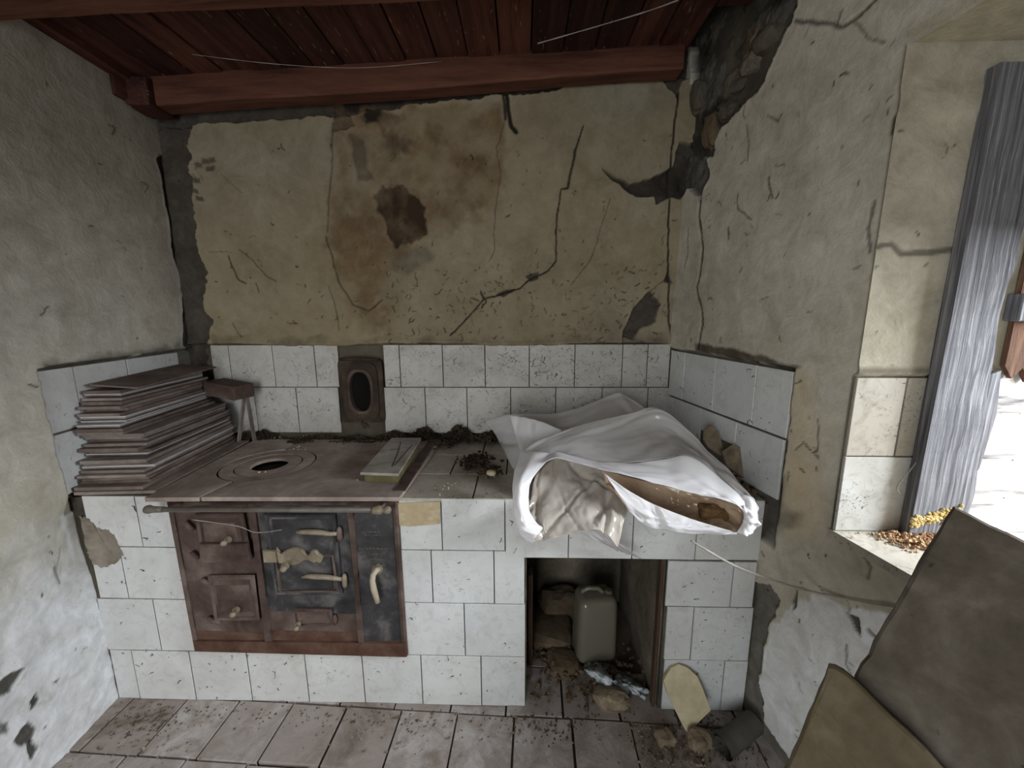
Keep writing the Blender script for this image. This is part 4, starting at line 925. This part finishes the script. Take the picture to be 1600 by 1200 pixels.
hs = [(a_, b_, c_, d2, e2, h2*1.15, int(n2*1.5)) for a_, b_, c_, d2, e2, h2, n2 in hs]
crumbs('soot_debris', hs, SOIL, 'dark sooty crumbs and mortar heaped along the back of the hob', 'debris', 3, .003, .015)
hs = []
for px, py, n in ((455, 668, 10), (505, 668, 8), (470, 700, 10), (760, 742, 10), (640, 690, 14), (560, 745, 8), (420, 730, 8), (600, 660, 6), (700, 760, 10)):
    p = onZ(px, py, .82); hs.append((p[0], min(p[1], 1.79), .818, .07, .05, .004, n))
crumbs('plaster_crumbs', hs, TAN, 'pale plaster crumbs scattered over the hob and worktop', 'crumbs', 4, .003, .007)
p = onZ(768, 742, .82); mb = MB(); mb.bm(rock(9, .018, .014, .011, 2, .3), None, Vector((p[0], p[1], .828))); tag(mb.build('plaster_lump', TAN), 'small yellowish lump of plaster on the worktop left of the plastic sheet', 'lump')
# pale lidded box
bx_ = thing('lidded_box', (-.515, 1.58, .82), 'narrow box with a cracked pale grey lid lying on the hob', 'box')
q = [onZ(563, 738, .862), onZ(622, 740, .862), onZ(658, 684, .862), onZ(612, 684, .862)]
q = [(p[0], min(p[1], 1.72)) for p in q]
def quadslab(P, z0, z1, inset=0.0):
    c = np.mean(P, 0); P = [tuple(np.array(p)+(c-np.array(p))*inset) for p in P]
    m = MB(); m.add([(*p, z0) for p in P]+[(*p, z1) for p in P], [(3, 2, 1, 0), (4, 5, 6, 7)]+[(i, (i+1) % 4, 4+(i+1) % 4, 4+i) for i in range(4)]); return m
LID = mottled('dusty_pale_lid', [srgb(132, 126, 118), srgb(160, 154, 146), srgb(178, 172, 166)], 8, .8, .001)
quadslab(q, .853, .862).build('lid', LID, bx_); quadslab(q, .8205, .853, .10).build('box_body', mottled('mossy_tin', [srgb(84, 78, 50), srgb(110, 104, 70), srgb(120, 112, 92)], 9, .8, .001), bx_)
mb = MB()
def ql(a, b): return np.array(q[0])*(1-a)*(1-b)+np.array(q[1])*a*(1-b)+np.array(q[2])*a*b+np.array(q[3])*(1-a)*b
for pts in (((.72, .15), (.62, .45), (.55, .62), (.30, .6)), ((.76, .18), (.86, .75)), ((.55, .62), (.42, .85))):
    mb.tube([(*ql(*p), .8622) for p in pts], [.0012]*len(pts), 5)
mb.build('crack', BLACK, bx_)

# ---- plastic sheet bundle
def crm(P, t):
    n = len(P)-1; x = t*n; i = min(int(x), n-1); u = x-i
    p0, p1, p2, p3 = P[max(i-1, 0)], P[i], P[i+1], P[min(i+2, n)]
    return 0.5*((2*p1)+(-p0+p2)*u+(2*p0-5*p1+4*p2-p3)*u*u+(-p0+3*p1-3*p2+p3)*u*u*u)
def sheet(name, rows_, mat, parent, nu=56, nv=28, crump=.004, seed=1, thick=.0006):
    R = [[onY(*q) for q in row] for row in rows_]
    m = max(len(r) for r in R)
    L = [[crm(np.array(r), k/nu) for k in range(nu+1)] for r in R]
    G = np.array([[crm(np.array([L[a][k] for a in range(len(L))]), j/nv) for k in range(nu+1)] for j in range(nv+1)])
    du = np.gradient(G, axis=1); dv = np.gradient(G, axis=0); N = np.cross(du, dv); N /= (np.linalg.norm(N, axis=2, keepdims=True)+1e-9)
    U, V = np.meshgrid(np.arange(nu+1)/nu, np.arange(nv+1)/nv)
    rid = 1-np.abs(2*fbm(U*5+seed, V*3.2+U*1.5, seed, 3)-1); r2 = 1-np.abs(2*fbm(U*13, V*9+seed, seed+9, 2)-1)
    rs_ = np.random.RandomState(seed*7+1); cr = np.zeros_like(U)
    for _ in range(22):
        cu, cv, an = rs_.rand(), rs_.rand(), rs_.rand()*3.14; dd = (U-cu)*math.cos(an)*2.2+(V-cv)*math.sin(an); ln = np.abs(-(U-cu)*math.sin(an)*2.2+(V-cv)*math.cos(an))
        cr += (rs_.rand()-.35)*np.maximum(0, 1-np.abs(dd)/(.04+.14*rs_.rand()))*np.clip(1.5-ln*(1+rs_.rand()*2), 0, 1)
    G = G+N*(cr*crump*3.6+(r2-.6)*crump*.9)[..., None]
    vs = G.reshape(-1, 3); w = nu+1
    fs = [(j*w+k, j*w+k+1, (j+1)*w+k+1, (j+1)*w+k) for j in range(nv) for k in range(nu)]
    mb = MB(); mb.add(vs, fs, True); o = mb.build(name, mat, parent)
    md = o.modifiers.new('thickness', 'SOLIDIFY'); md.thickness = thick; md.offset = 0
    return o
bag = thing('plastic_sheet', (.42, 1.3, .80), 'crumpled milky plastic sheeting bundled on the right end of the counter', 'plastic sheet')
sheet('rear_fold', [[(757, 657, 1.60), (800, 647, 1.62), (868, 645, 1.64), (915, 632, 1.64), (960, 615, 1.64), (985, 622, 1.62), (1015, 645, 1.56)],
                    [(775, 680, 1.56), (805, 690, 1.54), (870, 675, 1.55), (920, 665, 1.55), (965, 650, 1.55), (1000, 655, 1.54), (1040, 670, 1.5)],
                    [(800, 730, 1.44), (820, 735, 1.42), (880, 715, 1.44), (930, 710, 1.44), (970, 700, 1.44), (1010, 695, 1.44), (1060, 700, 1.42)]], POLYC, bag, seed=3)
sheet('left_tail', [[(797, 648, 1.55), (835, 655, 1.50), (878, 672, 1.42)], [(805, 680, 1.47), (832, 684, 1.43), (862, 690, 1.38)], [(813, 706, 1.36), (825, 703, 1.35), (845, 700, 1.34)]], POLY, bag, 30, 20, .002, 5)
top = [(814, 704, 1.33), (842, 688, 1.36), (872, 676, 1.38), (905, 664, 1.40), (940, 655, 1.41), (985, 645, 1.41), (1025, 636, 1.40), (1062, 660, 1.34), (1098, 694, 1.26), (1132, 727, 1.19), (1160, 757, 1.12), (1180, 783, 1.07)]
mid = [(803, 740, 1.25), (838, 716, 1.28), (870, 702, 1.31), (905, 690, 1.33), (940, 688, 1.345), (985, 682, 1.345), (1028, 672, 1.35), (1060, 682, 1.31), (1092, 704, 1.235), (1125, 735, 1.16), (1154, 764, 1.105), (1177, 789, 1.06)]
rdg = [(845, 715, 1.27), (868, 706, 1.27), (895, 712, 1.27), (925, 719, 1.26), (960, 722, 1.24), (1000, 722, 1.23), (1040, 716, 1.22), (1070, 711, 1.205), (1095, 722, 1.18), (1122, 744, 1.145), (1150, 768, 1.095), (1172, 792, 1.055)]
lip = [(850, 722, 1.22), (870, 714, 1.20), (900, 722, 1.19), (930, 731, 1.18), (962, 739, 1.165), (1000, 748, 1.15), (1040, 759, 1.13), (1072, 768, 1.11), (1100, 774, 1.09), (1126, 780, 1.07), (1150, 788, 1.05), (1164, 802, 1.035)]
sheet('top_face', [top, mid, rdg], POLYC, bag, 84, 30, .005, 7)
sheet('front_flap', [rdg, [((a[0]+b[0])/2, (a[1]+b[1])/2+3, (a[2]+b[2])/2-.012) for a, b in zip(rdg, lip)], lip], POLY, bag, 84, 16, .0025, 11)
o_ = [(814, 704, 1.33), (806, 728, 1.25), (801, 755, 1.18), (801, 785, 1.14), (806, 815, 1.115), (815, 838, 1.105), (832, 849, 1.10)]
i_ = [(868, 708, 1.27), (846, 730, 1.21), (830, 752, 1.17), (826, 775, 1.15), (828, 795, 1.13), (835, 812, 1.12), (848, 826, 1.115)]
sheet('left_rim', [o_, [((a[0]+b[0])/2-2, (a[1]+b[1])/2, (a[2]+b[2])/2-.02) for a, b in zip(o_, i_)], i_], POLY, bag, 50, 16, .002, 13)
sheet('inner_fold', [[(846, 728, 1.30), (878, 712, 1.33), (912, 720, 1.33), (950, 732, 1.31), (990, 748, 1.28)], [(834, 752, 1.24), (870, 745, 1.27), (910, 746, 1.28), (950, 748, 1.27), (990, 760, 1.24)], [(828, 785, 1.19), (870, 780, 1.20), (910, 772, 1.21), (950, 768, 1.21), (985, 785, 1.18)], [(815, 815, 1.135), (868, 808, 1.14), (912, 800, 1.14), (950, 800, 1.13), (975, 815, 1.12)], [(830, 848, 1.105), (870, 840, 1.10), (920, 828, 1.09), (945, 832, 1.085), (965, 856, 1.08)]], POLYI, bag, 64, 48, .006, 17)
sheet('brown_lining', [[(938, 734, 1.23), (980, 745, 1.22), (1030, 757, 1.20), (1080, 770, 1.17), (1130, 782, 1.12), (1160, 795, 1.08)], [(950, 750, 1.21), (1000, 775, 1.20), (1050, 790, 1.18), (1090, 800, 1.15), (1130, 808, 1.10), (1160, 815, 1.06)], [(960, 765, 1.16), (1005, 795, 1.12), (1050, 815, 1.09), (1095, 824, 1.065), (1130, 829, 1.05), (1152, 832, 1.04)]], POLYB, bag, 50, 30, .006, 19)
sheet('lower_lip', [[(945, 740, 1.17), (980, 765, 1.14), (1020, 787, 1.115), (1070, 807, 1.085), (1110, 820, 1.06), (1150, 831, 1.035)], [(955, 755, 1.15), (980, 785, 1.125), (1015, 808, 1.10), (1060, 822, 1.075), (1105, 830, 1.055), (1150, 833, 1.03)], [(968, 775, 1.14), (985, 800, 1.12), (1012, 823, 1.10), (1055, 832, 1.08), (1105, 834, 1.06), (1152, 834, 1.03)]], POLY, bag, 44, 14, .003, 23)
sheet('rolled_end', [[(1150, 772, 1.10), (1160, 785, 1.07), (1163, 800, 1.045), (1160, 818, 1.04), (1150, 832, 1.035)], [(1168, 774, 1.08), (1177, 790, 1.05), (1178, 806, 1.03), (1174, 822, 1.025), (1164, 834, 1.03)], [(1178, 780, 1.09), (1185, 795, 1.07), (1184, 812, 1.06), (1181, 826, 1.05), (1174, 834, 1.04)]], POLY, bag, 30, 16, .003, 29)
sheet('hanging_corner', [[(905, 832, 1.14), (935, 826, 1.13), (950, 832, 1.13)], [(930, 845, 1.15), (950, 845, 1.15), (965, 850, 1.15)], [(965, 862, 1.19), (982, 865, 1.19), (1003, 874, 1.19)]], POLYC, bag, 24, 20, .003, 31)
mb = MB(); p = onY(1115, 800, 1.13); mb.bm(rock(21, .045, .03, .022, 3, .35), None, Vector(p)); mb.build('caked_dirt', mottled('brown_caked_dirt', [srgb(84, 60, 36), srgb(120, 92, 60), srgb(150, 122, 88)], 22, .95, .005), bag)

# ---- broken tile pieces against the right wall
def shard(name, pts, Y, t, mat, label, cat, lean=0.0, group=None):
    P = [onY(x, y, Y) for x, y in pts]; P = [np.array((p[0], Y+lean*(p[2]-.80), p[2])) for p in P]
    n = len(P); nrm = Vector((0, -1, lean)).normalized(); mb = MB(); F_ = [Vector(p) for p in P]; Bk = [f-nrm*t+Vector((rnd.uniform(-.002, .002), 0, rnd.uniform(-.002, .002))) for f in F_]
    mb.add(F_+Bk, [tuple(range(n)), tuple(range(2*n-1, n-1, -1))]+[(i, n+i, n+(i+1) % n, (i+1) % n) for i in range(n)])
    return tag(mb.build(name, mat), label, cat, group)
shard('broken_tile', crop([(480, 870), (510, 852), (535, 880), (545, 930), (535, 960), (490, 930), (476, 900)], *S4), 1.40, .009, STONE, 'rounded pale tile fragment standing behind the plastic sheet by the right wall', 'tile fragment', .25)
shard('broken_tile', crop([(545, 950), (590, 925), (640, 945), (690, 980), (640, 1040), (610, 1035), (560, 1000)], *S4), 1.32, .012, STONE, 'angular grey tile fragment leaning on the right wall above the plastic sheet', 'tile fragment', .3)
shard('wood_splinter', crop([(592, 835), (618, 845), (600, 945), (578, 930)], *S4), 1.41, .008, BROWNWOOD, 'short brown wood splinter standing between the tile fragments', 'splinter', .2)
crumbs('corner_rubble', [(.70, 1.33, .805, .06, .10, .05, 120), (.72, 1.25, .80, .04, .04, .05, 60)], STONED, 'mortar rubble in the counter corner under the tile fragments', 'rubble', 12, .006, .020)

# ================================================================== IN THE NICHE AND ON THE FLOOR
can = thing('jerrycan', (.292, 1.455, .012), 'dirty yellowish plastic jerrycan standing inside the niche', 'canister')
bm = bmesh.new(); bmesh.ops.create_cube(bm, size=1.0)
CW, CD, CH = .165, .12, .285
for v in bm.verts: v.co = Vector((v.co.x*CW, v.co.y*CD, (v.co.z+.5)*CH))
bmesh.ops.bevel(bm, geom=bm.edges[:], offset=.03, segments=5, affect='EDGES', profile=.5)
for v in bm.verts:
    if v.co.z > CH*.7: v.co.x = v.co.x*(1-.10*(v.co.z-CH*.7)/(CH*.3))
mb = MB(); mb.bm(bm, rotz(.15), Vector((.292, 1.455, .012)), True); mb.build('canister_body', CAN, can); bm.free()
mb = MB(); c0 = Vector((.292, 1.455, .290)); mb.tube([c0+Vector((-.055, 0, -.01)), c0+Vector((-.05, 0, .012)), c0+Vector((-.03, 0, .022)), c0+Vector((.01, 0, .022)), c0+Vector((.025, 0, .010)), c0+Vector((.03, 0, -.01))], .009, 8); mb.build('carry_handle', CAN, can)
mb = MB(); mb.tube([c0+Vector((.052, 0, -.01)), c0+Vector((.052, 0, .016)), c0+Vector((.052, 0, .017))], [.016, .016, .012], 12); mb.build('cap', STONED, can)
def stone(label, px, py, z, rx, ry, rz_, seed, mat, rot=0.0, Y=None):
    p = onZ(px, py, z) if Y is None else onY(px, py, Y)
    mb = MB(); mb.bm(rock(seed, rx, ry, rz_, 3, .32), rotz(rot), Vector((p[0], p[1], max(p[2], rz_*.7)))); return tag(mb.build('stone', mat), label, 'stone')
stone('pale block of stone lying at the mouth of the niche', 955, 1092, .03, .062, .035, .032, 5, STONE, -.15)
stone('rough rounded stone at the back of the niche left of the jerrycan', 872, 1003, .10, .085, .06, .085, 8, STONED, .1, 1.66)
stone('dark broad stone lying at the back of the niche above the others', 868, 945, .2, .10, .05, .045, 11, CEMENT, 0, 1.72)
crumbs('niche_rubble', [(.14, 1.42, .012, .16, .2, .03, 260), (.30, 1.35, .012, .25, .14, .02, 200)], STONED, 'earth and small stones covering the niche floor', 'rubble', 21, .004, .018)
mb = MB(); mb.bm(rock(31, .10, .13, .05, 3, .15), None, Vector((.12, 1.58, .02))); mb.bm(rock(33, .07, .06, .035, 3, .2), None, Vector((.16, 1.40, .012))); tag(mb.build('earth_mound', STONED), 'low mound of brown earth in the left part of the niche', 'earth')
# crumpled packaging
PRINT = NM('printed_foil'); v = PRINT.coord('Object'); n1 = PRINT.noise(v, 26, 4, .6, 1.5)
PRINT.set(PRINT.ramp(n1, [(.36, srgb(44, 50, 54)), (.45, srgb(120, 142, 138)), (.52, srgb(176, 182, 188)), (.6, srgb(204, 204, 206)), (.70, srgb(92, 108, 116))]), .35, 0, .5)
pk = sheet('crumpled_wrapper', [[(915, 1036, 1.40), (935, 1033, 1.42), (960, 1040, 1.42), (985, 1050, 1.40), (1008, 1062, 1.36), (1012, 1072, 1.33)], [(912, 1044, 1.34), (932, 1050, 1.30), (955, 1058, 1.29), (980, 1066, 1.28), (1002, 1074, 1.28), (1014, 1080, 1.28)], [(916, 1052, 1.34), (938, 1070, 1.29), (955, 1080, 1.27), (975, 1084, 1.27), (995, 1086, 1.26), (1008, 1094, 1.25)]], PRINT.m, None, 40, 24, .010, 37)
tag(pk, 'crumpled white and green printed wrapper in front of the jerrycan', 'wrapper')
# broken tile leaning on the counter foot
P4 = (5.714, 960, 1020)
P = [onY(x, y, 1.15) for x, y in crop([(480, 410), (560, 330), (640, 305), (720, 330), (800, 390), (830, 460), (875, 600), (640, 735), (610, 700), (500, 500)], *P4)]
mb = MB(); n = len(P)
zb = min(p[2] for p in P); F_ = [Vector((p[0], 1.14+(p[2]-zb)*.40, p[2]-zb+.012)) for p in P]; Bk = [q+Vector((.0, .012, -.004)) for q in F_]
mb.add(F_+Bk, [tuple(range(n)), tuple(range(2*n-1, n-1, -1))]+[(i, n+i, n+(i+1) % n, (i+1) % n) for i in range(n)])
tag(mb.build('broken_tile', TAN), 'yellowed broken tile leaning against the counter foot right of the niche', 'tile fragment')
stone('small stone propping up the yellowed broken tile', 1092, 1158, .02, .035, .03, .03, 14, STONE, .4)
stone('knobbly stone on the floor left of the yellowed broken tile', 1038, 1152, .015, .03, .028, .02, 15, STONE, .2)
crumbs('floor_rubble', [(.52, 1.08, .004, .22, .14, .012, 380), (.66, 1.15, .004, .12, .10, .02, 200), (.15, 1.16, .006, .3, .06, .006, 150), (-.6, 1.17, .006, .9, .05, .005, 240), (-1.3, 1.15, .004, .2, .1, .006, 220)], STONED, 'dark dirt and mortar grit scattered along the counter foot', 'rubble', 5, .0015, .007)
crumbs('pale_floor_grit', [(.50, 1.06, .006, .26, .12, .01, 160), (-.2, 1.12, .008, .8, .1, .004, 90), (-1.25, 1.05, .008, .25, .15, .004, 60)], STONE, 'pale mortar grit scattered on the floor tiles', 'grit', 6, .002, .008)
# grey pipe stub
pa, pb = Vector(onZ(1128, 1168, .035)), Vector(onZ(1178, 1128, .05)); mb = MB()
dv = (pb-pa).normalized(); n = 20; rr = [(0, .036), (0, .031)]
mb.tube([pa, pa+dv*.01, pb], [.037, .036, .034], 20, False); mb.tube([pa+dv*.001, pb], [.031, .029], 20, False)
tag(mb.build('pipe_stub', mottled('grey_clay_pipe', [srgb(74, 70, 64), srgb(96, 92, 84)], 9, .8, .001)), 'short grey pipe stub lying on the floor below the right wall', 'pipe')

# ================================================================== SLABS AT THE RIGHT
def leanslab(name, pts, O, N, t, mat, label, jag=.002):
    N = np.array(N, float); N /= np.linalg.norm(N); P = [onP(x, y, O, N) for x, y in pts]
    # subdivide edges with slight chips
    E_ = []
    for i in range(len(P)):
        a, b = P[i], P[(i+1) % len(P)]; m = max(2, int(np.linalg.norm(b-a)/.02))
        for k in range(m):
            q_ = a+(b-a)*k/m; E_.append(q_+(nrs.randn(3)-N*(nrs.randn(3)@N))*jag*.5)
    n = len(E_); c = np.mean(E_, 0)
    ins = [q_+(c-q_)/np.linalg.norm(c-q_)*.004 for q_ in E_]
    mb = MB(); mb.add([q_+N*0 for q_ in ins]+[q_-N*.004 for q_ in E_]+[q_-N*t for q_ in E_], [tuple(range(n)), tuple(range(3*n-1, 2*n-1, -1))]+[(a*n+i, a*n+(i+1) % n, (a+1)*n+(i+1) % n, (a+1)*n+i) for a in (0, 1) for i in range(n)])
    return tag(mb.build(name, mat), label, 'slab')
SA = onY(1490, 790, .60); NA = np.array([-.60, -.68, .42]); NA /= np.linalg.norm(NA)
leanslab('stone_slab', ((1490, 790), (1720, 905), (1640, 1300), (1525, 1260), (1335, 1058)), SA, NA, .016, SLAB, 'large grey stone slab leaning corner-up below the window')
SB = onP(1400, 1130, SA+NA*.03, NA)
leanslab('stone_slab', ((1295, 1040), (1318, 1046), (1480, 1205), (1560, 1300), (1160, 1320), (1228, 1200)), SB, NA, .018, SLABO, 'smaller ochre-grey stone slab in front, at the lower right')

# ================================================================== WINDOW LEAF AND SILL
sh = thing('window_shutter', (1.15, .975, WZ0), 'weathered grey wooden window leaf with rotten boards standing open in the window', 'shutter')
SYY = .962
def zx(px, py): p = onY(px, py, SYY); return p[0], p[2]
x0 = 1.0; sx0 = zx(1560, 100)[0]; sz1 = 1.90
mb = MB(); vs = []
for k in range(30):
    t = k/29; z = WZ0+.004+(sz1-WZ0-.004)*t; xa = zx(1428, 795)[0]+(zx(1566, 92)[0]-zx(1428, 795)[0])*t; w_ = .125-.012*t+.012*math.sin(t*7+1)*(t < .6)
    vs += [(xa, SYY, z), (xa+w_, SYY+.002*math.sin(t*40), z), (xa+w_, SYY+.028, z), (xa, SYY+.028, z)]
mb.add(vs, [(k*4+a, k*4+(a+1) % 4, (k+1)*4+(a+1) % 4, (k+1)*4+a) for k in range(29) for a in range(4)]+[(3, 2, 1, 0), (116, 117, 118, 119)]); mb.build('stile', GREYWOOD, sh)
xs0 = zx(1428, 795)[0]
mb = MB(); mb.box((1.30, SYY+.012, 1.405), (.36, .032, .062), None, .003); mb.build('rail', GREYWOOD, sh)
mb = MB(); mb.box((1.26, SYY+.012, 1.88), (.36, .028, .05), None, .004); mb.build('rail', GREYWOOD, sh)
for k in range(3):   # upper vertical boards, rotten below the rail
    mb = MB(); x = 1.135+k*.085; zb = 1.24+.03*math.sin(k*2.1)
    pts = [(x, zb+.03), (x+.02, zb), (x+.04, zb+.025), (x+.06, zb-.01), (x+.08, zb+.02), (x+.08, 1.86), (x, 1.86)]
    mb.prism(pts, (0, SYY+.026, 0), (1, 0, 0), (0, 0, 1), (0, -1, 0), .012, .001); mb.build('board', BROWNWOOD, sh)
for k in range(3):   # strip of split wood behind the stile
    pass
mb = MB(); pts = [(xs0+.11, 1.24), (xs0+.155, 1.26), (xs0+.165, 1.15), (xs0+.15, 1.02), (xs0+.12, .94), (xs0+.085, .90), (xs0+.10, 1.0)]
mb.prism(pts, (0, SYY+.022, 0), (1, 0, 0), (0, 0, 1), (0, -1, 0), .010, .002); mb.build('splintered_strip', GREYWOOD, sh)
z = WZ0+.01
for k, hgt in enumerate((.085, .10, .12, .115)):
    mb = MB(); mb.box((1.24, SYY+.036, z+hgt/2), (.34, .012, hgt-.004), None, .002); mb.build('backing_board', PALEWOOD, sh); z += hgt
mb = MB()
for k in range(200):
    fx = rnd.random(); p = Vector((xs0+fx*.11, SYY-rnd.uniform(-.001, .004), .880+fx*.028+rnd.gauss(0, .007))); mb.bm(rock(k, rnd.uniform(.002, .005), .004, rnd.uniform(.002, .005), 1, .3), None, p)
fz = mb.build('lichen_crust', mottled('yellow_lichen', [srgb(196, 168, 104), srgb(224, 204, 150)], 30, .95, .002), sh); fz['kind'] = 'stuff'
hs = []
for k in range(10):
    u = rnd.uniform(.02, .17); hs.append((JC[0]+.05+u, JC[1]-.03-rnd.uniform(0, .04), WZ0, .06, .028, .016, 130))
crumbs('sill_mortar', hs, SANDY, 'sandy brown mortar crumbs heaped on the window sill', 'mortar', 8, .002, .008)

# ================================================================== COBWEBS
def strand(label, pts, r=.0012, name='cobweb_strand', sag=0.0, mat=WEBM):
    P = [np.array(p) for p in pts]; Q = [crm(np.array(P), t/24) for t in range(25)]
    mb = MB(); mb.tube(Q, [r*(.7+.6*rnd.random()) for _ in Q], 6); return tag(mb.build(name, mat), label, 'cobweb')
strand('long dusty strand sagging from the plastic sheet towards the right wall', [onY(1080, 845, 1.06), onY(1150, 885, 1.04), onY(1225, 912, 1.0), onP(1300, 928, RB, RN)+RN*.02, onP(1410, 950, RB, RN)+RN*.015], .003)
strand('bright thin strand hanging from the front corner of the plastic sheet', [onY(960, 845, 1.12), onY(975, 855, 1.14), onY(1000, 872, 1.2)], .002)
strand('cobweb thread across the ceiling boards above the back beam', [onZ(300, 85, 2.302), onZ(430, 100, 2.27), onZ(560, 106, 2.27), onY(690, 96, 1.718)], .0009)
strand('pale cobweb thread slanting across the ceiling towards the broken corner', [onZ(840, 68, 2.30), onZ(930, 42, 2.30), onZ(1010, 18, 2.30), onZ(1060, 0, 2.30)], .0018)
strand('thin cobweb thread across the front of the range doors', [onY(300, 812, RY-.05), onY(370, 822, RY-.05), onY(400, 832, RY-.05), onY(440, 828, RY-.05)], .001)
strand('curled white thread on the window jamb tiles', [onY(1437, 715, .98), onY(1420, 738, .98), onY(1402, 762, .98), onY(1410, 774, .98)], .0012)
